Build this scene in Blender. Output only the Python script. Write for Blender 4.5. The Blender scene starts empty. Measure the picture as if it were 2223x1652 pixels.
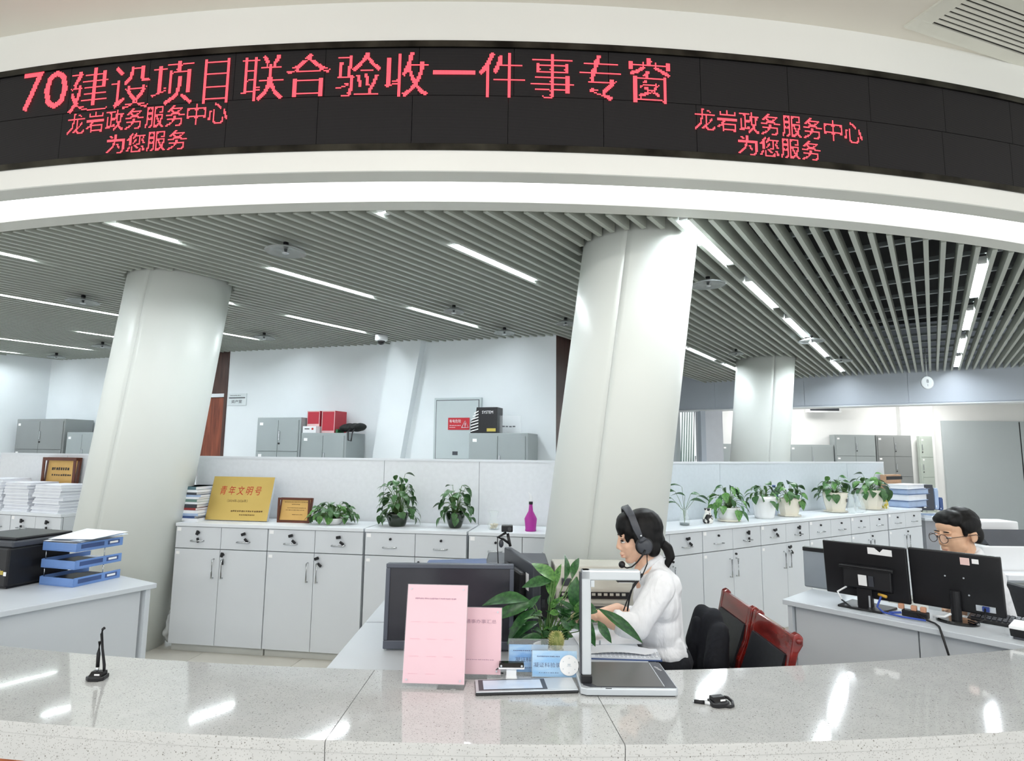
import bpy, bmesh, math, random
from mathutils import Vector, Matrix, Euler
from mathutils.bvhtree import BVHTree
random.seed(7)
SC = bpy.context.scene
COL = SC.collection
pi = math.pi
# ------------------------------------------------------------------ camera
F, PT, RL, HC = 1280.0, 0.12, 0.011, 1.55          # focal length in px of the 2223 px frame, pitch, roll, eye height
CXP, CYP = 1111.5, 826.0
CF = Vector((0, math.cos(PT), math.sin(PT)))
_u0 = Vector((0, -math.sin(PT), math.cos(PT)))
CX = math.cos(RL) * Vector((1, 0, 0)) + math.sin(RL) * _u0
CU = -math.sin(RL) * Vector((1, 0, 0)) + math.cos(RL) * _u0
CO = Vector((0, 0, HC))
cam = bpy.data.objects.new('camera', bpy.data.cameras.new('camera'))
COL.objects.link(cam)
cam.matrix_world = Matrix(((CX.x, CU.x, -CF.x, 0), (CX.y, CU.y, -CF.y, 0), (CX.z, CU.z, -CF.z, HC), (0, 0, 0, 1)))
cam.data.sensor_fit = 'HORIZONTAL'
cam.data.sensor_width = 36.0
cam.data.lens = 36.0 * F / 2223.0
cam.data.clip_start = 0.05
SC.camera = cam
# ------------------------------------------------------------------ world, hall light, exposure
w = bpy.data.worlds.new('world'); SC.world = w; w.use_nodes = True
w.node_tree.nodes['Background'].inputs[0].default_value = (0.93, 0.97, 1.0, 1)
w.node_tree.nodes['Background'].inputs[1].default_value = 1.3
def area(name, loc, sx, sy, energy, col, rot=(0, 0, 0)):
    l = bpy.data.lights.new(name, 'AREA'); l.shape = 'RECTANGLE'; l.size = sx; l.size_y = sy
    l.energy = energy; l.color = col
    o = bpy.data.objects.new(name, l); o.location = loc; o.rotation_euler = rot; COL.objects.link(o)
    return o
for hx in (-3.6, -1.2, 1.2, 3.6): area('hall_unseen_light', (hx, -1.6, 3.80), 1.2, 0.6, 62, (1.0, 0.985, 0.96))  # unseen lights added behind the camera to brighten the hall
for hx in (5.6, 8.6): area('archive_unseen_light', (hx, 11.9, 2.90), 1.2, 0.5, 40, (1.0, 0.98, 0.95))  # unseen lights added behind the beam to brighten the rear wall
SC.view_settings.view_transform = 'Standard'
SC.view_settings.look = 'None'
SC.view_settings.gamma = 1.0
SC.view_settings.use_curve_mapping = False
SC.view_settings.exposure = 0.0
# ------------------------------------------------------------------ photo pixel -> place
def ray(a, b): return (a - CXP) / F * CX - (b - CYP) / F * CU + CF
def Zp(a, b, z):
    r = ray(a, b); return CO + r * ((z - HC) / r.z)
def Yp(a, b, y):
    r = ray(a, b); return CO + r * (y / r.y)
def Lp(a, b, p, q):                                   # on the upright plane through p and q
    r = ray(a, b); n = Vector((-(q[1] - p[1]), q[0] - p[0]))
    t = (n.x * p[0] + n.y * p[1]) / (n.x * r.x + n.y * r.y)
    return CO + r * t
def Ap(a, b, c, R):                                   # on the upright drum (centre c, radius R), near side
    r = ray(a, b); d = Vector((r.x, r.y)); o = -Vector(c)
    A = d.dot(d); B = 2 * d.dot(o); K = o.dot(o) - R * R
    t = (-B - math.sqrt(B * B - 4 * A * K)) / (2 * A)
    return CO + r * t
# ------------------------------------------------------------------ materials
def lin(c): return tuple((x / 12.92 if x <= 0.04045 else ((x + 0.055) / 1.055) ** 2.4) for x in c)
def S(r, g, b): return lin((r / 255, g / 255, b / 255))
MATS = {}
def mat(name, col, rough=0.5, metal=0.0, emit=None, es=0.0, spec=0.5, coat=0.0, trans=0.0, alpha=1.0, ior=1.45):
    if name in MATS: return MATS[name]
    m = bpy.data.materials.new(name); m.use_nodes = True
    b = m.node_tree.nodes['Principled BSDF']
    b.inputs['Base Color'].default_value = (*col, 1)
    b.inputs['Roughness'].default_value = rough
    b.inputs['Metallic'].default_value = metal
    b.inputs['Specular IOR Level'].default_value = spec
    b.inputs['Coat Weight'].default_value = coat
    b.inputs['Transmission Weight'].default_value = trans
    b.inputs['IOR'].default_value = ior
    b.inputs['Alpha'].default_value = alpha
    if emit:
        b.inputs['Emission Color'].default_value = (*emit, 1)
        b.inputs['Emission Strength'].default_value = es
    MATS[name] = m
    return m
def nodes_of(m): return m.node_tree.nodes, m.node_tree.links, m.node_tree.nodes['Principled BSDF']
def grain(m, c1, c2, scale=8.0, stretch=(1, 1, 1), detail=3.0, lo=0.35, hi=0.65, bump=0.0, coords='Object'):
    N, L, b = nodes_of(m)
    tc = N.new('ShaderNodeTexCoord'); mp = N.new('ShaderNodeMapping'); mp.inputs['Scale'].default_value = stretch
    L.new(tc.outputs[coords], mp.inputs[0])
    n = N.new('ShaderNodeTexNoise'); n.inputs['Scale'].default_value = scale; n.inputs['Detail'].default_value = detail
    L.new(mp.outputs[0], n.inputs['Vector'])
    r = N.new('ShaderNodeValToRGB'); r.color_ramp.elements[0].position = lo; r.color_ramp.elements[1].position = hi
    r.color_ramp.elements[0].color = (*c1, 1); r.color_ramp.elements[1].color = (*c2, 1)
    L.new(n.outputs['Fac'], r.inputs[0]); L.new(r.outputs[0], b.inputs['Base Color'])
    if bump:
        bp = N.new('ShaderNodeBump'); bp.inputs['Strength'].default_value = bump; bp.inputs['Distance'].default_value = 0.002
        L.new(n.outputs['Fac'], bp.inputs['Height']); L.new(bp.outputs[0], b.inputs['Normal'])
    return m
def gm(name, c, rough=0.5, var=0.04, scale=6.0, **k):     # plain colour with a faint mottling
    m = mat(name, c, rough, **k)
    if not m.get('done'):
        grain(m, tuple(x * (1 - var) for x in c), tuple(min(1, x * (1 + var)) for x in c), scale); m['done'] = 1
    return m
WALL = gm('wall_paint', S(238, 244, 247), 0.6, 0.02, 1.5)
WALLW = gm('wall_paint_white', S(240, 241, 240), 0.6, 0.02, 1.5)
CEILH = gm('hall_ceiling_paint', S(228, 224, 214), 0.6, 0.02, 1.0)
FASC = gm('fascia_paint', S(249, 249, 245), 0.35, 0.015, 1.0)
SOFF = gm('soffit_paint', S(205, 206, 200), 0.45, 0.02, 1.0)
SLAT = gm('slat_aluminium', S(172, 177, 169), 0.45, 0.03, 3.0)
PLEN = gm('plenum_black', S(20, 22, 24), 0.8, 0.2, 2.0)
RAIL = gm('carrier_rail', S(170, 178, 182), 0.4, 0.05, 5.0, metal=0.6)
COLM = gm('column_cladding', S(232, 236, 231), 0.36, 0.015, 0.8)
CAB = gm('cabinet_board', S(214, 218, 222), 0.38, 0.015, 2.0)
CABE = gm('cabinet_edge', S(226, 230, 234), 0.4, 0.01, 2.0)
CARC = gm('carcass_shadow_gap', S(120, 124, 128), 0.6, 0.05, 4.0)
PLIN = gm('plinth_board', S(205, 206, 200), 0.5, 0.04, 3.0)
PART = gm('partition_fabric', S(228, 231, 234), 0.7, 0.02, 30.0)
STEEL = gm('locker_steel', S(158, 166, 167), 0.4, 0.03, 2.0)
STEELD = gm('locker_steel_dark', S(138, 142, 142), 0.4, 0.03, 2.0)
CHROME = mat('brushed_chrome', S(200, 203, 205), 0.25, 1.0); grain(CHROME, S(190, 193, 196), S(215, 218, 220), 20, (1, 1, 8))
BLK = gm('black_plastic', S(24, 24, 27), 0.4, 0.15, 8.0)
BLKG = gm('black_gloss', S(10, 10, 12), 0.12, 0.2, 4.0, coat=0.6)
DGRY = gm('dark_grey_plastic', S(66, 69, 76), 0.38, 0.08, 6.0)
WHT = gm('white_plastic', S(238, 240, 242), 0.4, 0.02, 4.0)
PAP = gm('paper_white', S(240, 243, 248), 0.7, 0.02, 12.0)
LABL = gm('label_sticker', S(250, 250, 250), 0.5, 0.02, 10.0)
SILV = gm('silver_plastic', S(206, 212, 217), 0.3, 0.03, 5.0, metal=0.35)
BLUE = gm('blue_tray_plastic', S(112, 147, 205), 0.35, 0.06, 8.0)
DBLUE = gm('dark_blue_folder', S(62, 84, 132), 0.4, 0.1, 8.0)
LBLUE = gm('pale_blue_folder', S(170, 190, 220), 0.4, 0.08, 8.0)
TEA = gm('tea_brown_card', S(176, 140, 110), 0.6, 0.08, 8.0)
SKIN = gm('skin', S(236, 192, 165), 0.5, 0.05, 14.0)
SKIN.node_tree.nodes['Principled BSDF'].inputs['Subsurface Weight'].default_value = 0.08
SKINM = gm('skin_man', S(226, 182, 150), 0.5, 0.05, 14.0)
HAIR = mat('black_hair', S(10, 9, 10), 0.5, spec=.3); grain(HAIR, S(4, 4, 5), S(20, 18, 19), 60, (1, 1, 0.15), lo=0.4, hi=0.75, bump=0.4)
SHIRT = gm('white_cotton', S(238, 239, 242), 0.75, 0.02, 40.0)
NAVY = gm('navy_cloth', S(11, 13, 22), 0.85, 0.2, 50.0)
RWOOD = mat('red_lacquered_wood', S(112, 22, 18), 0.16, coat=0.7); grain(RWOOD, S(84, 14, 12), S(140, 32, 24), 6, (1, 1, 6), lo=0.3, hi=0.7)
LEATH = gm('black_leather', S(30, 31, 36), 0.38, 0.25, 60.0)
GOLD = mat('brass_plate', S(206, 178, 104), 0.30, 0.7); grain(GOLD, S(202, 174, 100), S(210, 183, 108), 3)
BRONZE = mat('bronze_plate', S(205, 165, 95), 0.45, 0.3); grain(BRONZE, S(200, 160, 92), S(214, 175, 105), 4)
FRAMEW = gm('dark_frame_wood', S(92, 46, 28), 0.35, 0.15, 10.0)
REDINK = gm('red_paint', S(186, 30, 24), 0.5, 0.05, 8.0)
INK = gm('black_ink', S(45, 42, 42), 0.6, 0.05, 8.0)
BROWNINK = gm('engraved_brown', S(110, 84, 40), 0.5, 0.05, 8.0)
def leafmat(name, a, b):
    m = mat(name, a, 0.32); grain(m, a, b, 9.0, lo=0.3, hi=0.7); return m
LEAF = leafmat('pothos_leaf', S(36, 72, 40), S(78, 118, 66))
LEAF2 = leafmat('bright_leaf', S(48, 96, 44), S(104, 150, 76))
LEAFD = leafmat('lily_leaf', S(30, 66, 38), S(62, 110, 58))
STEM = gm('green_stem', S(88, 120, 66), 0.5, 0.1, 10.0)
SOIL = gm('potting_soil', S(50, 38, 30), 0.9, 0.3, 60.0)
CERW = gm('white_ceramic', S(240, 241, 240), 0.18, 0.01, 4.0, coat=0.4)
CERC = gm('cream_ceramic', S(236, 230, 214), 0.25, 0.02, 4.0, coat=0.3)
CERD = gm('dark_green_glass', S(26, 40, 26), 0.1, 0.3, 6.0, coat=0.6)
def glass(name, tint=(0.95, 0.98, 0.98), alpha=0.22, rough=0.03):     # thin clear sheet
    return mat(name, tint, rough, alpha=alpha, spec=0.6)
ACR = glass('clear_acrylic', (0.92, 0.96, 0.98), 0.06)
GLS = glass('clear_glass', (0.82, 0.9, 0.9), 0.28)
BOTP = glass('bottle_plastic', (0.72, 0.82, 0.95), 0.35, 0.08)
TUBE = mat('lamp_tube_light', (1, 1, 1), 0.4, emit=(0.88, 0.95, 1.0), es=90.0)
COVE = mat('cove_recess_glow', (1, 1, 1), 0.5, emit=(0.97, 0.985, 1.0), es=2.2)  # glow of the lit recess put into its surface, replacing a hidden strip
def led(): return mat('red_led_light', (0.2, 0.01, 0.02), 0.4, emit=(1.0, 0.075, 0.10), es=2.4)
# ------------------------------------------------------------------ mesh builder
class MB:
    def __init__(s): s.v = []; s.f = []
    def add(s, vs, fs):
        n = len(s.v); s.v += [tuple(p) for p in vs]; s.f += [tuple(i + n for i in f) for f in fs]; return s
    def box(s, x0, y0, z0, x1, y1, z1):
        return s.add([(x0,y0,z0),(x1,y0,z0),(x1,y1,z0),(x0,y1,z0),(x0,y0,z1),(x1,y0,z1),(x1,y1,z1),(x0,y1,z1)],
                     [(3,2,1,0),(4,5,6,7),(0,1,5,4),(1,2,6,5),(2,3,7,6),(3,0,4,7)])
    def prism(s, poly, z0, z1):
        n = len(poly)
        return s.add([(p[0], p[1], z0) for p in poly] + [(p[0], p[1], z1) for p in poly],
                     [tuple(range(n - 1, -1, -1)), tuple(range(n, 2 * n))] + [(i, (i + 1) % n, n + (i + 1) % n, n + i) for i in range(n)])
    def xprism(s, poly, x0, x1):                      # poly in (y, z), extruded along x
        n = len(poly)
        return s.add([(x0, p[0], p[1]) for p in poly] + [(x1, p[0], p[1]) for p in poly],
                     [tuple(range(n)), tuple(range(2 * n - 1, n - 1, -1))] + [(i, n + i, n + (i + 1) % n, (i + 1) % n) for i in range(n)])
    def yprism(s, poly, y0, y1):                      # poly in (x, z), extruded along y
        n = len(poly)
        return s.add([(p[0], y0, p[1]) for p in poly] + [(p[0], y1, p[1]) for p in poly],
                     [tuple(range(n)), tuple(range(2 * n - 1, n - 1, -1))] + [(i, n + i, n + (i + 1) % n, (i + 1) % n) for i in range(n)])
    def tube(s, pts, r, seg=8, closed=False):
        pts = [Vector(p) for p in pts]; n = len(pts); rs = r if isinstance(r, (list, tuple)) else [r] * n
        rings = []; up = Vector((0, 0, 1))
        for i, p in enumerate(pts):
            t = (pts[min(i + 1, n - 1)] - pts[max(i - 1, 0)])
            if t.length < 1e-9: t = Vector((0, 0, 1))
            t.normalize()
            a = t.cross(up)
            if a.length < 1e-3: a = t.cross(Vector((1, 0, 0)))
            a.normalize(); b = t.cross(a)
            rings.append([p + (a * math.cos(2 * pi * k / seg) + b * math.sin(2 * pi * k / seg)) * rs[i] for k in range(seg)])
        vs = [q for rg in rings for q in rg]
        fs = [(i * seg + k, i * seg + (k + 1) % seg, (i + 1) * seg + (k + 1) % seg, (i + 1) * seg + k) for i in range(n - 1) for k in range(seg)]
        fs += [tuple(range(seg - 1, -1, -1)), tuple((n - 1) * seg + k for k in range(seg))]
        return s.add(vs, fs)
    def lathe(s, prof, seg=20, c=(0, 0, 0), sx=1.0, sy=1.0):   # prof: (radius, z) from bottom to top
        n = len(prof)
        vs = [(c[0] + sx * r * math.cos(2 * pi * k / seg), c[1] + sy * r * math.sin(2 * pi * k / seg), c[2] + z) for r, z in prof for k in range(seg)]
        fs = [(i * seg + k, i * seg + (k + 1) % seg, (i + 1) * seg + (k + 1) % seg, (i + 1) * seg + k) for i in range(n - 1) for k in range(seg)]
        fs += [tuple(range(seg - 1, -1, -1)), tuple((n - 1) * seg + k for k in range(seg))]
        return s.add(vs, fs)
    def ell(s, c, r, rot=None, seg=16, rings=10):      # ellipsoid
        M = (rot or Matrix.Identity(3)); c = Vector(c); vs = [c + M @ Vector((0, 0, -r[2]))]
        for i in range(1, rings):
            a = -pi / 2 + pi * i / rings
            for k in range(seg):
                th = 2 * pi * k / seg
                vs.append(c + M @ Vector((r[0] * math.cos(a) * math.cos(th), r[1] * math.cos(a) * math.sin(th), r[2] * math.sin(a))))
        vs.append(c + M @ Vector((0, 0, r[2])))
        fs = [(0, 1 + (k + 1) % seg, 1 + k) for k in range(seg)]
        for i in range(rings - 2):
            for k in range(seg):
                a = 1 + i * seg; fs.append((a + k, a + (k + 1) % seg, a + seg + (k + 1) % seg, a + seg + k))
        t = len(vs) - 1; a = 1 + (rings - 2) * seg
        fs += [(a + k, a + (k + 1) % seg, t) for k in range(seg)]
        return s.add(vs, fs)
    def caps(s, p, q, r0, r1=None, seg=12):            # tapered capsule
        p, q = Vector(p), Vector(q); r1 = r0 if r1 is None else r1
        d = (q - p); L = d.length; d.normalize()
        pts, rs = [], []
        for a in (-80, -55, -25): pts.append(p + d * (r0 * math.sin(math.radians(a)))); rs.append(r0 * math.cos(math.radians(a)))
        pts.append(p); rs.append(r0); pts.append(q); rs.append(r1)
        for a in (25, 55, 80): pts.append(q + d * (r1 * math.sin(math.radians(a)))); rs.append(r1 * math.cos(math.radians(a)))
        return s.tube(pts, rs, seg)
    def mesh(s, name):
        m = bpy.data.meshes.new(name); m.from_pydata(s.v, [], s.f); m.update(); return m
    def build(s, name, m, parent=None, smooth=False, bevel=0.0, mtx=None):
        me = s.mesh(name)
        if isinstance(m, bpy.types.Material): me.materials.append(m)
        bm = bmesh.new(); bm.from_mesh(me); bmesh.ops.recalc_face_normals(bm, faces=bm.faces); bm.to_mesh(me); bm.free()
        if smooth: 
            for p in me.polygons: p.use_smooth = True
        o = bpy.data.objects.new(name, me); COL.objects.link(o)
        if parent: o.parent = parent
        if mtx is not None: o.matrix_local = mtx
        if bevel:
            b = o.modifiers.new('bevel', 'BEVEL'); b.width = bevel; b.segments = 2; b.limit_method = 'ANGLE'
        return o
def thing(name, label, cat, loc=(0, 0, 0), rz=0.0, group=None):
    o = bpy.data.objects.new(name, None); o.empty_display_size = 0.1; COL.objects.link(o)
    o.location = loc; o.rotation_euler = (0, 0, rz); o['label'] = label; o['category'] = cat
    if group: o['group'] = group
    return o
def tag(o, label, cat, group=None, kind=None):
    o['label'] = label; o['category'] = cat
    if group: o['group'] = group
    if kind: o['kind'] = kind
    return o
def struct(o, label=None):
    o['kind'] = 'structure'
    if label: o['label'] = label
    return o
def inst(me, name, parent, mtx):                       # one more object sharing mesh data
    o = bpy.data.objects.new(name, me); COL.objects.link(o); o.parent = parent; o.matrix_local = mtx; return o
def dup(root, loc, rz, label, group=None):
    r = root.copy(); COL.objects.link(r); r.location = loc; r.rotation_euler = (0, 0, rz); r['label'] = label
    if group: r['group'] = group
    for ch in list(root.children):
        c = ch.copy(); COL.objects.link(c); c.parent = r
        for g in ch.children:
            d = g.copy(); COL.objects.link(d); d.parent = c
    return r
def T(x=0, y=0, z=0): return Matrix.Translation((x, y, z))
def Rm(a, ax): return Matrix.Rotation(a, 4, ax)
def text_mesh(body, size, shear=0.0):
    c = bpy.data.curves.new('lettering', 'FONT'); c.body = body; c.size = size; c.align_x = 'CENTER'; c.align_y = 'CENTER'; c.shear = shear
    c.resolution_u = 2
    o = bpy.data.objects.new('lettering_tmp', c); COL.objects.link(o)
    dg = bpy.context.evaluated_depsgraph_get(); me = bpy.data.meshes.new_from_object(o.evaluated_get(dg))
    bpy.data.objects.remove(o); bpy.data.curves.remove(c)
    return me
def text(body, size, m, parent, mtx, name='lettering', sx=1.0, shear=0.0):
    me = text_mesh(body, size, shear); me.materials.clear(); me.materials.append(m)
    o = bpy.data.objects.new(name, me); COL.objects.link(o)
    o.parent = parent; o.matrix_local = mtx @ Matrix.Diagonal((sx, 1, 1, 1)); return o
FRONT = Rm(pi / 2, 'X')                                # lays a flat text up against a face that looks to -y
# ================================================================== the setting
ZC = 2.92                                              # underside of the slats and of the soffit
ZH = 3.83                                              # ceiling of the hall in front of the counter
CEN = (-0.23, 14.6); R_FAS, R_G1, R_ST, R_G2, R_LIP = 11.84, 11.72, 11.55, 11.477, 11.36
def AP(R, th): return (CEN[0] + R * math.sin(th), CEN[1] - R * math.cos(th))
A0, A1, AN = -0.60, 0.60, 96
def arc_strip(mb, R0, z0, R1, z1, a0=A0, a1=A1, n=AN):
    vs, fs = [], []
    for i in range(n + 1):
        th = a0 + (a1 - a0) * i / n
        p, q = AP(R0, th), AP(R1, th); vs += [(p[0], p[1], z0), (q[0], q[1], z1)]
    for i in range(n): fs.append((2 * i, 2 * i + 1, 2 * i + 3, 2 * i + 2))
    return mb.add(vs, fs)
def arc_solid(prof, a0=A0, a1=A1, n=AN):               # closed profile of (R, z) swept along the arc
    mb = MB(); k = len(prof); vs, fs = [], []
    for i in range(n + 1):
        th = a0 + (a1 - a0) * i / n
        for R, z in prof: p = AP(R, th); vs.append((p[0], p[1], z))
    for i in range(n):
        for j in range(k): fs.append((i * k + j, i * k + (j + 1) % k, (i + 1) * k + (j + 1) % k, (i + 1) * k + j))
    fs += [tuple(range(k)), tuple(n * k + j for j in range(k - 1, -1, -1))]
    return mb.add(vs, fs)
def ring(name, m, prof, lab, smooth=True, **k):
    o = arc_solid(prof, **k).build(name, m)
    return struct(o, lab)
FLOORM = gm('floor_tile', S(212, 208, 198), 0.18, 0.05, 3.0)
FLOORB = gm('floor_far', S(206, 204, 197), 0.3, 0.05, 1.2)
GROUT = gm('floor_grout', S(150, 145, 134), 0.8, 0.1, 20.0)
fl = struct(MB().box(-13, -5, -0.12, 15, 14.5, -0.006).build('floor', FLOORB), 'polished beige tile floor behind the counter')
tile = MB().box(-0.398, -0.398, -0.006, 0.398, 0.398, 0.0).mesh('floor_tile'); tile.materials.append(FLOORM)
rt = Rm(math.radians(-8.4), 'Z')
for i in range(-5, 4):
    for j in range(0, 7):
        c = rt @ Vector((-0.2 + i * 0.8, 3.15 + j * 0.8, 0))
        if -4.6 < c.x < 3.2: inst(tile, 'floor_tile', fl, Matrix.Translation(c) @ rt)
# hall ceiling in front of the fascia
mb = MB(); vs, fs = [], []
for i in range(AN + 1):
    th = A0 + (A1 - A0) * i / AN; p = AP(R_FAS, th); vs += [(p[0], p[1], ZH), (p[0] * 1.0, -3.5, ZH)]
for i in range(AN): fs.append((2 * i, 2 * i + 1, 2 * i + 3, 2 * i + 2))
struct(mb.add(vs, fs).build('ceiling_hall', CEILH), 'cream ceiling of the public hall above the screen')
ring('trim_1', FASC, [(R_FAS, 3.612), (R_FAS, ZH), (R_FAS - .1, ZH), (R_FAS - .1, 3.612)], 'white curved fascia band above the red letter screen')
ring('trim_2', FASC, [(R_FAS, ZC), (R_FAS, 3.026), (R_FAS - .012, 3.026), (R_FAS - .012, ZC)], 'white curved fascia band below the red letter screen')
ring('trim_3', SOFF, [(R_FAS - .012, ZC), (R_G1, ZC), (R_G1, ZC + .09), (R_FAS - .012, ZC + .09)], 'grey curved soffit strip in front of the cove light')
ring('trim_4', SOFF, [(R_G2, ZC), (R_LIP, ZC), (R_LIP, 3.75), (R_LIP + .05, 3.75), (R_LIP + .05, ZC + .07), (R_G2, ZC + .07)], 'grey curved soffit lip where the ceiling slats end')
cv = thing('cove_light', 'long curved white cove light under the fascia', 'cove light', (*AP(R_ST, 0), ZC))
def local(o, root):
    o.parent = root; o.matrix_parent_inverse = root.matrix_basis.inverted(); return o
local(arc_solid([(R_G1, ZC + .045), (R_ST, ZC + .045), (R_ST, ZC + .06), (R_G1, ZC + .06)]).build('recess_glow', COVE), cv)
local(arc_solid([(R_ST, ZC + .02), (R_G2, ZC + .02), (R_G2, ZC + .06), (R_ST, ZC + .06)]).build('inner_recess_glow', COVE), cv)
# ---- slatted ceiling
SD, SN = Vector((0.579, 0.815)).normalized(), Vector((0.815, -0.579)).normalized()
ANG = -math.atan2(SD.x, SD.y)
W0a, WC, W1b = (-11.4, 2.8), (-7.4, 9.38), (0.52, 6.905)
W2b, BMa, BMb = (1.62, 9.9), (2.6, 12.14), (10.5, 7.3)
BOUND = [(W0a, WC), (WC, W1b), (W1b, W2b), (W2b, BMa), (BMa, BMb)]
COLS = [((-3.14, 4.84), 0.117, 0.385), ((0.47, 3.88), 0.131, 0.378), ((3.45, 8.60), 0.097, 0.40)]   # foot, lean in x per m, radius
def seg_t(s, a, b):
    o = SN * s; a, b = Vector(a), Vector(b); e = b - a
    den = SD.x * e.y - SD.y * e.x
    if abs(den) < 1e-9: return None
    t = ((a - o).x * e.y - (a - o).y * e.x) / den; u = ((a - o).x * SD.y - (a - o).y * SD.x) / den
    return t if -1e-6 <= u <= 1 + 1e-6 else None
def lip_t(s, R=R_LIP - .02):
    o = SN * s - Vector(CEN); b = o.dot(SD); c = o.dot(o) - R * R; d = b * b - c
    return -b - math.sqrt(d) if d > 0 else None
slab = MB(); _vs, _fs = [], []
for i in range(AN + 1):
    th = A0 + (A1 - A0) * i / AN; p = AP(R_LIP + .02, th); _vs += [(p[0], p[1], 3.75), (p[0] * 1.7, 13.6, 3.75)]
for i in range(AN): _fs.append((2 * i, 2 * i + 1, 2 * i + 3, 2 * i + 2))
slab.add(_vs, _fs)
ceil = struct(slab.build('ceiling', PLEN), 'dark plenum behind an open ceiling of parallel grey slats')
slat_me = MB().box(-0.014, 0, 0, 0.014, 1, 0.10).mesh('slat'); slat_me.materials.append(SLAT)
PITCH = 1.41 / 15; nsl = 0; s = -11.0 + PITCH / 2 - 10 * PITCH
while s < 2.6:
    t0 = lip_t(s); ends = [t for t in (seg_t(s, a, b) for a, b in BOUND) if t is not None]
    if t0 is not None and ends:
        pieces = []
        later = [t for t in ends if t > t0 + .02]
        if later:
            t1 = min(later); cuts = []
            for (cx_, cy_), lean, r in COLS:
                c = Vector((cx_ + lean * ZC, cy_)); o = SN * s - c; b = o.dot(SD); d = b * b - (o.dot(o) - (r + .02) ** 2)
                if d > 0: cuts.append((-b - math.sqrt(d), -b + math.sqrt(d)))
            p = t0
            for a, b in sorted(cuts):
                if a > p and a < t1: pieces.append((p, a)); p = b
            pieces.append((p, t1))
        for a, b in pieces:
            if b - a > .03:
                q = SN * s + SD * a
                inst(slat_me, 'slat', ceil, Matrix.Translation((q.x, q.y, ZC)) @ Rm(ANG, 'Z') @ Matrix.Diagonal((1, b - a, 1, 1))); nsl += 1
    s += PITCH
rail_me = MB().box(0, -0.015, 0, 1, 0.015, 0.03).mesh('carrier_rail'); rail_me.materials.append(RAIL)
for k in range(26):
    t = 0.9 + k * 0.56
    # a rail runs square to the slats from left to right, kept inside the room
    lo = None
    for i in range(0, 1400, 4):
        ss = -11.5 + i * 0.01; q = SN * ss + SD * t
        d = (q - Vector(CEN)).length; inside = d < R_LIP - .04
        ends = [x for x in (seg_t(ss, a, b) for a, b in BOUND) if x is not None]
        l0 = lip_t(ss); inside = inside and l0 is not None and any(x > t + .05 for x in ends) and not any(l0 + .02 < x < t for x in ends)
        if inside and lo is None: lo = ss
        if (not inside or i > 1390) and lo is not None:
            q = SN * lo + SD * t
            if ss - lo > .3: inst(rail_me, 'carrier_rail', ceil, Matrix.Translation((q.x, q.y, ZC + .105)) @ Rm(ANG, 'Z') @ Matrix.Diagonal((ss - lo, 1, 1, 1)))
            lo = None
# ---- columns
CORE = gm('column_joint', S(200, 202, 198), 0.5, 0.05, 3.0)
def column(foot, lean, r, lab, seam):
    st = bpy.data.objects.new('column', None); COL.objects.link(st); st.location = (foot[0], foot[1], 0)
    struct(st, lab); H = 3.7; sh = Matrix(((1, 0, lean, 0), (0, 1, 0, 0), (0, 0, 1, 0), (0, 0, 0, 1)))
    c = MB().lathe([(r - .006, 0), (r - .006, H)], 40)
    c.v = [tuple(sh @ Vector(p)) for p in c.v]; c.build('joint', CORE, st, smooth=False)
    for k in range(3):
        vs, fs = [], []; n = 22
        a0 = seam + k * 2 * pi / 3 + .0012; a1 = seam + (k + 1) * 2 * pi / 3 - .0012
        for i in range(n + 1):
            a = a0 + (a1 - a0) * i / n
            for z in (0, H):
                for rr in (r, r - .01): vs.append(tuple(sh @ Vector((rr * math.cos(a), rr * math.sin(a), z))))
        for i in range(n):
            b = i * 4; fs += [(b, b + 4, b + 6, b + 2), (b + 1, b + 3, b + 7, b + 5), (b + 2, b + 6, b + 7, b + 3), (b, b + 1, b + 5, b + 4)]
        fs += [(0, 2, 3, 1), (n * 4, n * 4 + 1, n * 4 + 3, n * 4 + 2)]
        o = MB().add(vs, fs).build('cladding_panel', COLM, st)
        for i, p in enumerate(o.data.polygons): p.use_smooth = i < 4 * n and i % 4 == 0
    return st
column(*COLS[0], 'leaning round white column at the left, between the desk and the cabinets', math.radians(-94))
column(*COLS[1], 'leaning round white column right of the middle, behind the seated woman', math.radians(-112))
column(*COLS[2], 'far round white column behind the right-hand partition', math.radians(-95))
# ---- walls
def wall(name, a, b, z0, z1, m, th=0.15, lab=None, out=1):
    a, b = Vector(a), Vector(b); d = (b - a).normalized(); n = Vector((-d.y, d.x)) * out
    o = MB().prism([a, b, b + n * th, a + n * th], z0, z1).build(name, m); return struct(o, lab)
W1d = (Vector(W1b) - Vector(WC)).normalized(); W1n = Vector((W1d.y, -W1d.x))       # points into the room
def on_w1(x0, x1, y0, y1, off=0.0): pass
wall('wall_left', W0a, WC, 0, 3.75, WALL, lab='pale wall at the far left corner of the office')
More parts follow.
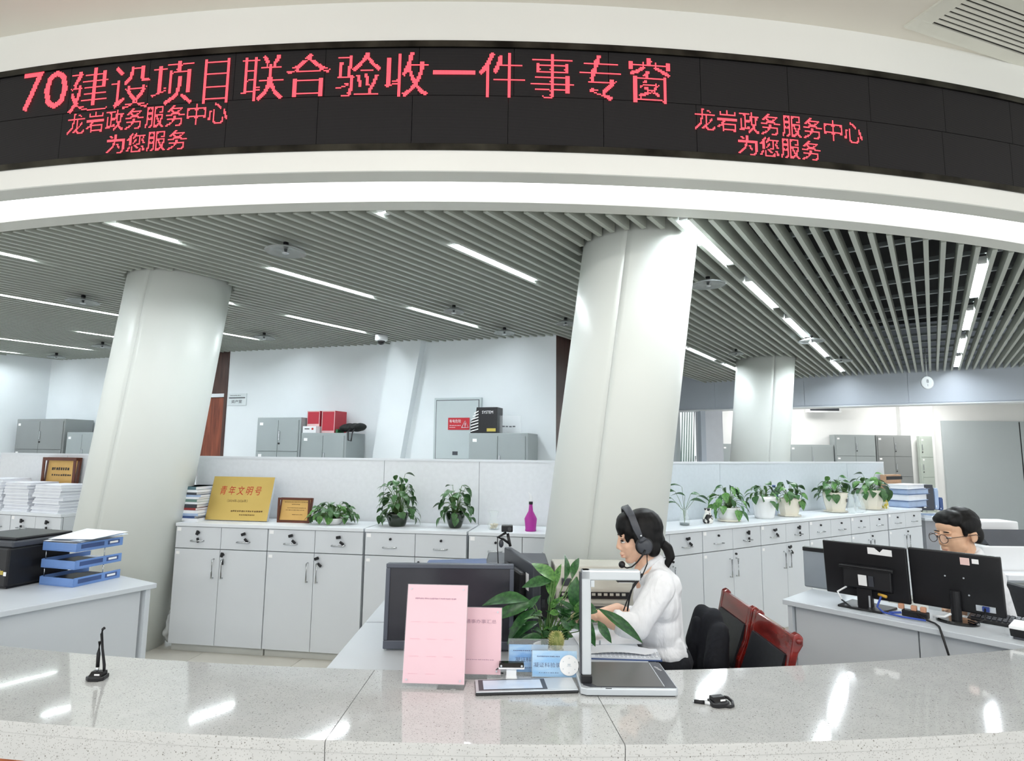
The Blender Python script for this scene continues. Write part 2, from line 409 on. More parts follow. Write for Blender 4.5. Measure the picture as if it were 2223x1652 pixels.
# back wall with a door opening
DRa, DRb = Lp(430, 985, WC, W1b).xy, Lp(500, 765, WC, W1b).xy
wall('wall_back', WC, DRa, 0, 3.75, WALL, lab='pale back wall left of the wooden door')
wall('wall_back', DRb, W1b, 0, 3.75, WALL, lab='pale back wall with the meter box and warning plate')
WOOD = mat('door_veneer', S(122, 62, 42), 0.4); grain(WOOD, S(96, 44, 30), S(140, 76, 52), 5, (6, 6, 0.5), lo=0.3, hi=0.7)
WOODD = mat('transom_veneer', S(70, 46, 40), 0.4); grain(WOODD, S(56, 36, 32), S(84, 58, 50), 5, (6, 6, 0.5), lo=0.3, hi=0.7)
dr = bpy.data.objects.new('door_1', None); COL.objects.link(dr); dr.location = (*DRa, 0); dr.rotation_euler = (0, 0, math.atan2(W1d.y, W1d.x)); struct(dr, 'red-brown wooden door with dark transom panel beside the left column')
dw = (DRb - DRa).length
MB().box(0, .02, 0, dw - .05, .07, 2.27).build('door_leaf', WOOD, dr)
MB().box(0, .03, 2.33, dw - .05, .08, 2.92).build('transom_panel', WOODD, dr)
MB().box(dw - .05, -.01, 0, dw, .12, 2.92).build('door_frame', WOODD, dr)
MB().box(0, .0, 2.275, dw - .06, .10, 2.325).build('transom_rail', CABE, dr)
MB().box(0, .12, 0, dw, .15, 3.75).build('backing', WOODD, dr)
MB().tube([(.1, -.05, 1.02), (.22, -.05, 1.02)], .011).build('door_handle', CHROME, dr, smooth=True)
# leaning pilaster on the back wall
def w1(px, py, off=0.0):
    p = Lp(px, py, Vector(WC) + W1n * off, Vector(W1b) + W1n * off); return p
pl = MB(); zt, zb = 2.96, 0.0
aT, aB = Lp(860, 742, WC, W1b), Lp(820, 990, WC, W1b); bT, bB = Lp(925, 740, WC, W1b), Lp(880, 990, WC, W1b)
def ext(a, b, z): 
    k = (z - a.z) / (b.z - a.z); return a + (b - a) * k
q = []
for z in (zb, zt):
    a, b = ext(aT, aB, z), ext(bT, bB, z); nn = Vector((W1n.x, W1n.y, 0)) * .13
    q += [a + nn, b + nn, b, a]
pl.add(q, [(0, 3, 2, 1), (4, 5, 6, 7), (0, 1, 5, 4), (1, 2, 6, 5), (2, 3, 7, 6), (3, 0, 4, 7)])
struct(pl.build('trim_5', WALL), 'leaning square pilaster on the back wall, left of the meter box')
wall('wall_return', W1b, W2b, 0, 3.75, WOODD, lab='dark veneered wall edge beside the middle column', out=1)
wall('wall_return', W2b, BMa, 0, 3.75, WALL, lab='pale return wall hidden behind the middle column', out=1)
# beam, room behind it
BEAM = gm('beam_panel', S(192, 199, 210), 0.4, 0.02, 1.0)
bd = (Vector(BMb) - Vector(BMa)); bL = bd.length; bd.normalize(); bn = Vector((-bd.y, bd.x))
bm_ = bpy.data.objects.new('ceiling_beam', None); COL.objects.link(bm_); bm_.location = (*BMa, 0); bm_.rotation_euler = (0, 0, math.atan2(bd.y, bd.x)); struct(bm_, 'wide grey beam across the far right end of the slatted ceiling')
k = 0; x = 0.0
while x < bL - .01:
    x1 = min(x + 1.55, bL)
    MB().box(x + .004, 0, 2.42, x1 - .004, .02, 3.75).build('beam_panel', BEAM, bm_); x = x1
MB().box(0, .01, 2.40, bL, .35, 3.75).build('beam_core', BEAM, bm_)
MB().box(0, -.012, 2.385, bL, .36, 2.405).build('edge_trim', CABE, bm_)
c2 = MB().prism([Vector(BMa) + bn * .3, Vector(BMb) + bn * .3, Vector((14, 14)), Vector((1.5, 14))], 2.95, 3.0)
struct(c2.build('ceiling_rear', WALLW), 'white ceiling of the archive area behind the beam')
YW = 12.85
gx0, gx1 = Yp(1470, 900, YW).x, Yp(1521, 900, YW).x
wall('wall_rear', (gx1, YW), (14, YW), 0, 2.96, WALLW, lab='white rear wall behind the grey lockers')
wall('wall_rear', (1.2, YW), (gx0, YW), 0, 2.96, WALL, lab='rear wall hidden behind the middle column')
wall('wall_right', (11.2, 14), (11.2, 1.0), 0, 3.85, WALLW, lab='white wall closing the right side', out=1)
px0, px1 = Yp(1946, 900, YW).x, Yp(2016, 900, YW).x
struct(MB().box(px0, YW - .12, 0, px1, YW, 2.95).build('trim_6', WALLW), 'white wall projection above the end lockers')
struct(MB().box(Yp(1521, 950, 11.9).x, 11.8, 0, Yp(1566, 950, 11.9).x, 12.2, 2.95).build('trim_7', gm('pale_violet_panel', S(214, 216, 222), .4, .02)), 'pale panelled post beside the glass door behind the far column')
struct(MB().box(Yp(1519, 950, 11.7).x, 11.6, 0, Yp(1529, 950, 11.7).x, 11.8, 2.95).build('trim_8', BEAM), 'blue-grey post edge beside the glass door')
# glazed door to the outside
gd = bpy.data.objects.new('door_2', None); COL.objects.link(gd); gd.location = (gx0, YW, 0); struct(gd, 'tall glazed door with pale curtain in the rear wall')
gw = gx1 - gx0
MB().box(0, 0, 2.5, gw, .08, 2.62).box(gw - .07, 0, 0, gw, .08, 2.5).box(0, 0, 0, .06, .08, 2.5).build('door_frame', WHT, gd)
MB().box(.06, .03, 0, gw - .07, .04, 2.5).build('glass_pane', glass('door_glass', (.9, .97, .97), .15), gd)
CURT = gm('pale_green_curtain', S(190, 212, 206), .8, .05, 10.)
for i in range(6):
    x = .20 * gw + i * .10 * gw
    MB().tube([(x - .10 + .02 * i, -.06, 0), (x - .05, -.06, 1.4), (x, -.06, 2.45)], [.02, .018, .01], 6).build('curtain_fold', CURT, gd, smooth=True)
MB().tube([(gw - .16, -.08, 1.0), (gw - .16, -.08, 1.5)], .015).build('door_handle', CHROME, gd, smooth=True)
# ================================================================== screen over the counter
led_root = thing('led_sign', 'long curved black LED screen with red Chinese lettering above the counter', 'LED sign', (*AP(R_FAS, 0), 3.04))
FRM = mat('black_chrome_frame', S(58, 56, 52), 0.12, 0.9); grain(FRM, S(40, 38, 36), S(82, 80, 74), 5)
LEDP = mat('led_module_black', S(38, 36, 38), 0.6, spec=.2); 
N_, L_, b_ = nodes_of(LEDP)
tc = N_.new('ShaderNodeTexCoord'); wv = N_.new('ShaderNodeTexWave'); wv.bands_direction = 'Z'; wv.inputs['Scale'].default_value = 55.0; wv.inputs['Distortion'].default_value = .4; wv.inputs['Detail'].default_value = 1
L_.new(tc.outputs['Object'], wv.inputs['Vector'])
rp = N_.new('ShaderNodeValToRGB'); rp.color_ramp.elements[0].color = (*S(24, 23, 24), 1); rp.color_ramp.elements[1].color = (*S(52, 50, 52), 1)
L_.new(wv.outputs['Fac'], rp.inputs[0]); L_.new(rp.outputs[0], b_.inputs['Base Color'])
for nm, z0, z1 in (('bottom_frame', 3.026, 3.060), ('top_frame', 3.578, 3.612)):
    local(arc_solid([(R_FAS + .006, z0), (R_FAS + .006, z1), (R_FAS - .03, z1), (R_FAS - .03, z0)]).build(nm, FRM), led_root)
local(arc_solid([(R_FAS - .02, 3.05), (R_FAS - .02, 3.59), (R_FAS - .04, 3.59), (R_FAS - .04, 3.05)]).build('backing', BLK), led_root)
def ang_of(px, py, R=R_FAS):
    p = Ap(px, py, CEN, R); return math.asin((p.x - CEN[0]) / R), p.z
thm = (ang_of(1115, 130)[0] - ang_of(508, 150)[0]) / 3
for row, (z0, z1, aref) in enumerate(((3.322, 3.577, ang_of(910, 120)[0]), (3.061, 3.318, ang_of(893, 280)[0]))):
    k0 = math.ceil((-.42 - aref) / thm)
    for k in range(k0, k0 + 24):
        a = aref + k * thm
        if a > .42: break
        o = arc_solid([(R_FAS - .004, z0), (R_FAS - .004, z1), (R_FAS - .02, z1), (R_FAS - .02, z0)], a + .00012, a + thm - .00012, 5).build('led_module', LEDP)
        local(o, led_root)
PIT = 0.0072
def led_char(ch, th0, th1, z0, z1, nx, ny, fat=False, name='letter'):
    me = text_mesh(ch, 1.0); 
    xs = [v.co.x for v in me.vertices]; ys = [v.co.y for v in me.vertices]
    if not xs: return
    bw = max(max(xs) - min(xs), .25 if ch in '70' else .8); bh = max(ys) - min(ys) if ch == '一' else max(max(ys) - min(ys), .74 if ch in '70' else .8)
    cx_, cy_ = (max(xs) + min(xs)) / 2, (max(ys) + min(ys)) / 2
    bvh = BVHTree.FromPolygons([v.co.copy() for v in me.vertices], [tuple(p.vertices) for p in me.polygons])
    hit = lambda x, y: bvh.ray_cast(Vector((x, y, 1)), Vector((0, 0, -1)))[0] is not None
    grid = {}
    for i in range(nx):
        for j in range(ny):
            c = 0
            for a in (.2, .5, .8):
                for b in (.2, .5, .8): c += hit(cx_ + ((i + a) / nx - .5) * bw, cy_ + ((j + b) / ny - .5) * bh)
            grid[i, j] = c / 9.0
    lit = {k for k, v in grid.items() if v >= .42}
    def run(i, j, dx, dy):
        a = b = 0
        while (i + dx * (a + 1), j + dy * (a + 1)) in lit: a += 1
        while (i - dx * (b + 1), j - dy * (b + 1)) in lit: b += 1
        return a, b
    if fat:                                            # thin level strokes, thick upright strokes, as on the screen
        drop = set()
        for (i, j) in lit:
            u, d = run(i, j, 0, 1); a, b = run(i, j, 1, 0)
            if u + d + 1 <= 4 and a + b + 1 >= 7 and d != 0: drop.add((i, j))
        lit -= drop
    vs, fs = [], []; hw = .44
    for i, j in lit:
        n = len(vs)
        for dx, dz in ((-hw, -hw), (hw, -hw), (hw, hw), (-hw, hw)):
            th = th0 + (th1 - th0) * (i + .5 + dx) / nx; z = z0 + (z1 - z0) * (j + .5 + dz) / ny
            p = AP(R_FAS + .0015, th); vs.append((p[0], p[1], z))
        fs.append((n, n + 1, n + 2, n + 3))
    o = MB().add(vs, fs); me2 = o.mesh(name); me2.materials.append(led()); ob = bpy.data.objects.new(name, me2); COL.objects.link(ob)
    ob['kind'] = 'stuff'                                # a letter is many tiny lit dots
    local(ob, led_root); bpy.data.meshes.remove(me)
# (character, left px, right px, top px, bottom px) read from the photograph
MAIN = [('7', 50, 92, 155, 243), ('0', 97, 147, 152, 238), ('建', 152, 236, 149, 243), ('设', 242, 325, 143, 236), ('项', 330, 419, 134, 228), ('目', 437, 503, 128, 224),
        ('联', 525, 616, 121, 219), ('合', 622, 717, 117, 210), ('验', 730, 826, 115, 209), ('收', 836, 930, 114, 210), ('一', 940, 1032, 153, 162), ('件', 1040, 1140, 115, 212),
        ('事', 1152, 1246, 118, 214), ('专', 1258, 1348, 121, 218), ('窗', 1365, 1455, 127, 224)]
for ch, xl, xr, yt, yb in MAIN:
    ym = (yt + yb) / 2
    a0, a1 = ang_of(xl, ym)[0], ang_of(xr, ym)[0]; z1, z0 = ang_of((xl + xr) / 2, yt)[1], ang_of((xl + xr) / 2, yb)[1]
    nx = max(10, round((a1 - a0) * R_FAS / PIT)); ny = max(3, round((z1 - z0) / PIT))
    led_char(ch, a0, a1, z0, z1, nx, ny, ch not in '70一')
def small(txt, xl, yl, xr, yr, h):
    n = len(txt); aL, zL = ang_of(xl, yl); aR, zR = ang_of(xr, yr); z = (zL + zR) / 2; w = (aR - aL) / n
    for k, ch in enumerate(txt):
        led_char(ch, aL + k * w + w * .05, aL + (k + 1) * w - w * .05, z - h / 2, z + h / 2, 15, 16)
small('龙岩政务服务中心', 146, 267, 496, 249, .115)
small('为您服务', 230, 313, 408, 304, .105)
small('龙岩政务服务中心', 1506, 262, 1873, 287, .115)
small('为您服务', 1600, 316, 1783, 327, .105)
# ================================================================== lamps, sprinklers, ceiling bits
LB = gm('lamp_tray', S(232, 236, 240), .35, .02, 4.)
def lamp(s, t0, t1, label):
    t0 = max(t0, lip_t(s) + .03)
    c = SN * s + SD * ((t0 + t1) / 2); L = t1 - t0
    r = thing('tube_lamp', label, 'ceiling lamp', (c.x, c.y, ZC + .012), ANG, 'twin tube lamps between the ceiling slats')
    MB().box(-.028, -L / 2, .030, .028, L / 2, .060).build('tray', LB, r)
    for k in (-1, 1):
        MB().tube([(k * .0155, -L / 2 + .03, .016), (k * .0155, L / 2 - .03, .016)], .014, 6).build('tube', TUBE, r)
    for e in (-1, 1): MB().box(-.027, e * L / 2 - .015, .004, .027, e * L / 2 + .015, .030).build('end_cap', WHT, r)
    return r
ROW = {-11.0: 'row farthest left', -9.65: 'second row from the left wall', -8.24: 'third row from the left wall', -6.82: 'row passing behind the left column',
       -5.40: 'row crossing behind the left column', -4.0: 'row left of the frame middle', -2.55: 'row leading to the middle column', -1.13: 'row just right of the middle column', .345: 'row farthest right'}
LAMPS = [(-11.0, 1.78, 2.82, 'the only lamp of the row at the far left edge'), (-9.65, 2.2, 3.28, 'long low lamp left of the left column, just above the far corner'),
         (-8.24, 2.66, 3.7, 'lamp half hidden by the left column, second from the bottom'), (-6.82, 1.52, 2.58, 'long lamp running into the left side of the left column'),
         (-6.82, 3.1, 4.14, 'lamp emerging low from the right side of the left column'), (-5.40, .35, 1.40, 'lamp cut off by the left frame edge below the cove'),
         (-5.40, 2.72, 2.96, 'lamp with only its tip showing right of the left column'), (-5.40, 3.55, 4.58, 'far lamp right of the left column, above the two red boxes'),
         (-4.0, .78, 1.83, 'lamp touching the soffit lip above the left column'), (-4.0, 2.50, 3.54, 'bright lamp midway between the two big columns'),
         (-4.0, 4.0, 5.05, 'lamp above the meter box, last of its row'), (-2.55, 1.25, 2.29, 'lamp tip peeking out under the lip, left of middle'),
         (-2.55, 2.90, 3.92, 'bright lamp just left of the middle column'), 
         (-2.55, 7.62, 8.8, 'far lamp between the middle and the far column'), (-2.55, 9.3, 10.3, 'lamp disappearing behind the far column head'),
         (-1.13, 3.35, 4.36, 'large near lamp touching the right of the middle column head'), (-1.13, 4.88, 5.92, 'second lamp down the row right of the middle column'),
         (-1.13, 6.45, 7.62, 'third lamp down the row right of the middle column'), (-1.13, 8.0, 9.3, 'fourth lamp down the row right of the middle column'),
         (-1.13, 9.85, 11.1, 'farthest lamp of the row ending above the far column'), (.345, 5.33, 6.46, 'nearest twin tubes in the row at far right'),
         (.345, 7.02, 8.1, 'second twin tubes in the row at far right'), (.345, 8.68, 9.86, 'third twin tubes in the row at far right'), (.345, 10.2, 11.4, 'farthest twin tubes in the row at far right')]
def snap(s): return -11.0 + round((s + 11.0) / PITCH) * PITCH
for s, t0, t1, lab in LAMPS: lamp(snap(s), t0, t1, 'lit ' + lab)
DISH = glass('sprinkler_dish', (.42, .45, .46), .5, .2)
def sprinkler(px, py, label, r=.13):
    p = Zp(px, py, 2.86)
    p -= Vector((p.x, p.y, 0)).normalized() * (.12 if 'wall' in label else 0)
    o = thing('sprinkler_head', label, 'sprinkler', (p.x, p.y, 2.84), 0, 'sprinkler heads under the slats')
    MB().tube([(0, 0, .04), (0, 0, .079)], .018, 8).build('drop_pipe', BLK, o, smooth=True)
    MB().lathe([(.02, .045), (.05, .05), (r, .02), (r + .004, .014), (r, .01), (.05, .036), (.018, .034)], 20).build('collector_dish', DISH, o, smooth=True)
    MB().lathe([(.012, 0), (.024, .004), (.024, .008), (.008, .012), (.012, .035)], 12).build('nozzle', CHROME, o, smooth=True)
for px, py, lab, r in ((620, 545, 'large clear-dished sprinkler in mid ceiling right of the left column head', .13), (180, 655, 'sprinkler above the long lamp left of the left column', .13), (122, 775, 'sprinkler low in the far left corner of the ceiling', .12),
        (222, 752, 'sprinkler touching the left edge of the left column', .12), (573, 733, 'sprinkler at the end of the lamp right of the left column', .13), (985, 676, 'faint sprinkler over the lamp above the meter box', .1),
        (1095, 727, 'sprinkler right at the top of the back wall', .12), (1537, 617, 'sprinkler beside the right edge of the middle column', .13), (1228, 702, 'sprinkler touching the left edge of the middle column', .1),
        (1762, 740, 'sprinkler beside the fourth lamp of the right row', .14), (1826, 783, 'sprinkler beside the farthest lamp of the right row', .14), (1598, 768, 'sprinkler just above left of the far column', .1), (1866, 825, 'sprinkler hanging in front of the grey beam', .14)):
    sprinkler(px, py, lab, r)
p = Zp(832, 735, 2.9)
dc = thing('dome_camera', 'small white dome camera where ceiling meets the back wall', 'camera', (p.x, p.y - .1, 2.80))
MB().lathe([(.05, .05), (.075, .06), (.075, .12), (.03, .12)], 20).build('housing', WHT, dc, smooth=True)
MB().ell((0, 0, .05), (.048, .048, .048)).build('dome', BLKG, dc, smooth=True)
p = Yp(2013, 831, 8.0)
hs = thing('hanging_sign', 'round white plate hanging from the slats in front of the beam', 'sign', (p.x, p.y, p.z))
MB().tube([(0, 0, .09), (0, 0, ZC + .1 - p.z)], .006, 6).build('rod', STEELD, hs)
d = MB().lathe([(.088, -.006), (.088, .006)], 32).build('disc', gm('sign_disc', S(160, 164, 166), .4), hs, mtx=FRONT)
MB().lathe([(.080, -.0075), (.080, .0075)], 32).build('disc_face', gm('sign_face', S(196, 200, 200), .4), hs, mtx=FRONT)
text('8', .07, DGRY, hs, T(0, -.0085, .02) @ FRONT); text('1', .05, DGRY, hs, T(0, -.0085, -.035) @ FRONT)
# air vents
vr = thing('ceiling_vent', 'white linear air vent in the hall ceiling at top right', 'air vent', tuple(Zp(2110, 60, ZH)), 0)
VC = [Zp(2000, 38, ZH), Zp(2223, 115, ZH)]      # near long edge of the louvre field runs along these
e = (VC[1] - VC[0]); e.z = 0; e.normalize(); nrm = Vector((e.y, -e.x, 0))
vr.location = Zp(1962, 56, ZH); vr.rotation_euler = (0, 0, math.atan2(e.y, e.x))
VW, VD = 1.6, .34
VENT = gm('vent_white', S(226, 226, 216), .4, .02)
MB().box(0, -VD, -.012, .05, 0, 0).box(.05, -VD, -.012, VW, -VD + .05, 0).box(.05, -.07, -.012, VW, 0, 0).build('frame', VENT, vr)
MB().box(.05, -VD + .05, -.002, VW, -.07, .0).build('duct_dark', BLK, vr)
MB().box(.05, -VD + .05, -.010, .11, -.07, -.002).build('inner_frame', VENT, vr)
for k in range(8):
    y = -.085 - k * .0275
    MB().box(.11, y - .017, -.011, VW, y, -.004).build('louvre', VENT, vr)
v2 = thing('wall_vent', 'narrow dark wall vent under the grey beam', 'air vent', tuple(Yp(1790, 888, 12.6)))
MB().box(-.36, 0, -.07, .36, .1, .07).build('frame', WHT, v2); MB().box(-.31, -.005, -.035, .31, .02, .035).build('grille', DGRY, v2)
# ================================================================== cabinets, partitions, desks
def handle(mb, x0, x1, z, y=-.018): return mb.tube([(x0, y, z), (x0, y - .02, z), (x1, y - .02, z), (x1, y, z)], .005, 6)
def vhandle(mb, x, z0, z1, y=-.018): return mb.tube([(x, y, z0), (x, y - .022, z0), (x, y - .022, z1), (x, y, z1)], .006, 6)
def lockkey(par, x, z, keyed, tilt=0.0, ring=False):
    MB().lathe([(.009, 0), (.009, .012)], 10, (0, 0, 0)).build('lock', BLK, par, mtx=T(x, -.018, z) @ Rm(pi / 2, 'X'))
    if keyed:
        MB().box(-.011, -.006, -.018, .011, .006, .018).build('key', BLK, par, bevel=.004, mtx=T(x, -.038, z + .002) @ Rm(tilt, 'Y'))
        if ring:
            MB().box(-.010, -.005, -.052, .010, .005, -.014).build('key_fob', BLK, par, bevel=.004, mtx=T(x, -.036, z - .022) @ Rm(-tilt * .7, 'Y'))
def cabinet(O, ang, x0, x1, label, keys=(), dkey=None, top=True, H=.967, depth=.40, stick=True, single=False, lift=0.0):
    c = thing('drawer_cabinet', label, 'cabinet', (O[0] + math.cos(ang) * x0, O[1] + math.sin(ang) * x0, 0), ang, 'white office drawer cabinets')
    w = x1 - x0 - .004
    MB().box(.004, .02, 0, w - .004, depth, .055).build('plinth', PLIN, c)
    MB().box(0, 0, .055, w, depth, H - .026).build('carcass', CARC, c)
    MB().box(-.001, .002, .055, .016, depth + .001, H - .026).box(w - .016, .002, .055, w + .001, depth + .001, H - .026).build('side_panel', CAB, c)
    if top: MB().box(-.001, -.026, H - .025, w + .001, depth + .01, H).build('cabinet_top', CABE, c, bevel=.002)
    n = 1 if single else 2
    for k in range(n):
        a, b = w * k / n + .002, w * (k + 1) / n - .002
        d = MB().box(a, -.018, .776, b, 0, H - .029).build('drawer', CAB, c, bevel=.0015)
        m = (a + b) / 2
        handle(MB(), m - .05, m + .05, .835).build('handle', CHROME, d, smooth=True)
        kd = keys[k] if k < len(keys) else None
        lockkey(d, m + .004, .895, kd is not None, kd or 0.0, kd is not None)
        e = MB().box(a, -.018, .060, b, 0, .770).build('door', CAB, c, bevel=.0015)
        hx = b - .045 if k == 0 else a + .030
        vhandle(MB(), hx, .56, .70).build('handle', CHROME, e, smooth=True)
        if k == n - 1: lockkey(e, a + .028, .735, dkey is not None, dkey or 0.0, dkey is not None)
    if stick:
        MB().box(.012, -.0195, .905, .045, -.018, .932).build('number_sticker', LABL, c)
        MB().box(.014, -.0195, .728, .044, -.018, .750).build('door_sticker', LABL, c)
    return c
LA, LB_ = Vector((-2.621, 4.763)), Vector((-1.221, 4.556))
AL = math.atan2(LB_.y - LA.y, LB_.x - LA.x); DL = (LB_ - LA).normalized()
def lx(px, py=1150): return (Lp(px, py, LA, LB_).xy - LA).dot(DL)
XL = [lx(386), lx(585.5), lx(795.5), lx(1019), lx(1019) + (lx(1019) - lx(795.5))]
cabinet(LA, AL, XL[0], XL[1], 'white drawer cabinet under the gold plaque, next to the left column', (.3, 1.2), .2, top=False)
cabinet(LA, AL, XL[1], XL[2] - .012, 'white drawer cabinet under the small framed certificate and wide pothos', (1.3, 1.4), 1.2, top=False)
cabinet(LA, AL, XL[2], XL[3] - .012, 'white drawer cabinet under the two round pothos pots, no keys in it', (None, None), None)
cabinet(LA, AL, XL[3], XL[4], 'white drawer cabinet under the magenta spray bottle, beside the middle column', (None, None), None)
def worktop(O, ang, x0, x1, label, H=.967, depth=.41, joints=()):
    p = (O[0] + math.cos(ang) * x0, O[1] + math.sin(ang) * x0, H - .025)
    t = thing('worktop', label, 'worktop', p, ang)
    xs = [0] + [j - x0 for j in joints] + [x1 - x0]
    for a, b in zip(xs, xs[1:]): MB().box(a + .0006, -.026, 0, b - .0006, depth, .025).build('top_board', CABE, t, bevel=.002)
worktop(LA, AL, XL[0] - .002, XL[2] - .014, 'pale board across the two cabinets right of the left column')
def partition(O, ang, xs, y, z1, label, m=PART):
    x0 = xs[0]; q = Vector(O) + Vector((math.cos(ang), math.sin(ang))) * x0 + Vector((-math.sin(ang), math.cos(ang))) * y
    t = thing('partition_screen', label, 'partition', (q.x, q.y, 0), ang)
    for a, b in zip(xs, xs[1:]):
        MB().box(a - x0 + .002, 0, .0, b - x0 - .002, .03, z1 - .018).build('panel', m, t)
    MB().box(-.004, -.004, z1 - .018, xs[-1] - x0 + .004, .034, z1).build('top_rail', CABE, t)
    for a in (xs[0], xs[-1]): MB().box(a - x0 - .004, -.003, 0, a - x0 + .004, .033, z1 - .018).build('end_post', CABE, t)
    for a in xs[1:-1]: MB().box(a - x0 - .002, .004, 0, a - x0 + .002, .028, z1 - .018).build('joint_strip', CARC, t)
nL = Vector((-math.sin(AL), math.cos(AL)))
def lxp(px, off=.43, py=995): return (Lp(px, py, LA + nL * off, LB_ + nL * off).xy - LA).dot(DL)
partition(LA, AL, [lxp(432), lxp(835), lxp(1041), lxp(1290)], .43, 1.483, 'white low partition behind the plaque and pothos plants')
# far left run, beyond the left column
FA, FB = Zp(0, 1109, .967).xy, Zp(155, 1117.5, .967).xy
AF = math.atan2(FB.y - FA.y, FB.x - FA.x); DF = (FB - FA).normalized()
def fx(px, py=1130): return (Lp(px, py, FA, FB).xy - FA).dot(DF)
wF = (fx(110) - fx(55)) * 2
xF = fx(82) - wF * 1.5
cabinet(FA, AF, xF, xF + wF, 'white drawer cabinet at the far left edge, behind the black printer', (.3, .5))
cabinet(FA, AF, xF + wF, xF + 2 * wF, 'white drawer cabinet with two keyed drawers left of the left column', (.1, .2))
nF = Vector((-math.sin(AF), math.cos(AF)))
partition(FA, AF, [xF - .3, xF + wF, xF + 2 * wF + .45], .43, 1.483, 'white low partition behind the paper stacks at far left')
# right run
RA, RB = Zp(1450.4, 1151.5, .967).xy, Zp(1995.7, 1103, .967).xy
AR = math.atan2(RB.y - RA.y, RB.x - RA.x); DR = (RB - RA).normalized()
def rx(px, py=1140): return (Lp(px, py, RA, RB).xy - RA).dot(DR)
XR = [rx(1521, 1154), rx(1647, 1144), rx(1752.5, 1136), rx(1843, 1128), rx(1924.5, 1122), rx(1996, 1115)]
XR = [XR[0] - (XR[1] - XR[0])] + XR
RL_ = [('white drawer cabinet behind the woman, under the sprig in a glass vase', (None, 1.4), None), ('white drawer cabinet under the ribbed white flowerpot', (None, .1), None),
       ('white drawer cabinet with two keyed drawers under the smooth white flowerpot', (1.3, .2), 1.2), ('white drawer cabinet behind the left black monitor', (None, None), None),
       ('white drawer cabinet under the paired cream flowerpots', (None, None), None), ('white drawer cabinet at the far end, under the blue folders', (None, None), None)]
for k, (lab, ks, dk) in enumerate(RL_):
    cabinet(RA, AR, XR[k], XR[k + 1] - (.02 if k == 4 else 0), lab, ks, dk, top=False)
worktop(RA, AR, XR[0], XR[5] - .01, 'long pale board across the right-hand cabinets under the potted plants', joints=(XR[2],))
worktop(RA, AR, XR[5] - .005, XR[6] + .01, 'short pale board on the last right-hand cabinet under the blue folders')
nR = Vector((-math.sin(AR), math.cos(AR)))
def rxp(px, off=.43, py=1004): return (Lp(px, py, RA + nR * off, RB + nR * off).xy - RA).dot(DR)
PARTB = gm('partition_fabric_blue_grey', S(208, 216, 222), .7, .02, 30.)
partition(RA, AR, [rxp(1400), rxp(1562), rxp(1838), rxp(1917)], .43, 1.478, 'blue-grey low partition behind the right-hand potted plants', PARTB)
# ---- desks
DESK = gm('desk_board', S(208, 214, 220), .35, .015, 2.0)
DESKP = gm('desk_panel', S(206, 211, 216), .4, .015, 2.0)
def frame2(a, b):
    a, b = a.xy, b.xy; d = (b - a).normalized(); return a, math.atan2(d.y, d.x), (b - a).length
# left desk: corner at its right end, front edge runs to the left
P0, P1 = Zp(341, 1266, .75), Zp(0, 1328, .75)
o, a, L = frame2(P1, P0)
ld = thing('office_desk', 'white desk at left carrying the blue letter trays', 'desk', (P0.x, P0.y, 0), a)
MB().box(-L-.08, 0, .722, 0, .62, .75).build('desk_top', DESK, ld, bevel=.003)
MB().box(-L-.06, .03, .0, -.075, .048, .722).build('front_panel', DESKP, ld)
MB().box(-.055, .012, .0, -.028, .60, .722).build('end_panel', DESK, ld)
MB().box(-L-.06, .012, .0, -L-.03, .60, .722).build('end_panel', DESK, ld)
LDF = (Vector((P0.x, P0.y)), a)
# right desk: corner at its left end
P0, P1 = Zp(1698, 1300.5, .75), Zp(2214.6, 1400.3, .75)
o, a, L = frame2(P0, P1)
rd = thing('office_desk', 'white desk at right carrying the two black monitors', 'desk', (P0.x, P0.y, 0), a)
MB().box(0, 0, .722, L + .02, .40, .75).build('desk_top', DESK, rd, bevel=.003)
MB().box(.055, .04, 0, L * .62, .058, .722).build('front_panel', DESKP, rd)
MB().box(L * .62 + .006, .04, 0, L, .058, .722).build('front_panel', DESKP, rd)
MB().box(.022, .015, 0, .046, .38, .722).build('end_panel', DESK, rd)
MB().box(L - .024, .06, 0, L, .38, .722).build('end_panel', DESK, rd)
RDF = (Vector((P0.x, P0.y)), a, L)
# desk of the woman, behind the counter
md = thing('office_desk', 'white desk behind the counter in front of the woman', 'desk', (-.70, 2.31, 0), 0)
MB().box(0, 0, .692, 1.26, .67, .72).build('desk_top', DESK, md, bevel=.003)
MB().box(.02, .03, 0, .045, .65, .692).build('end_panel', DESK, md); MB().box(1.215, .03, 0, 1.24, .07, .692).build('leg', DESK, md); MB().box(1.215, .635, 0, 1.24, .665, .692).build('leg', DESK, md)
MB().box(.045, .03, .3, 1.215, .045, .692).build('front_panel', DESKP, md)
sd = thing('side_table', 'white side table against the middle column, carrying the printers', 'table', (-.70, 3.0, 0), 0)
MB().box(0, 0, .692, 1.34, .44, .72).build('table_top', DESK, sd, bevel=.003)
MB().box(.0, .0, 0, .03, .44, .692).build('end_panel', DESK, sd); MB().box(1.31, .0, 0, 1.34, .44, .692).build('end_panel', DESK, sd); MB().box(.03, .41, .2, 1.31, .43, .692).build('back_panel', DESKP, sd)
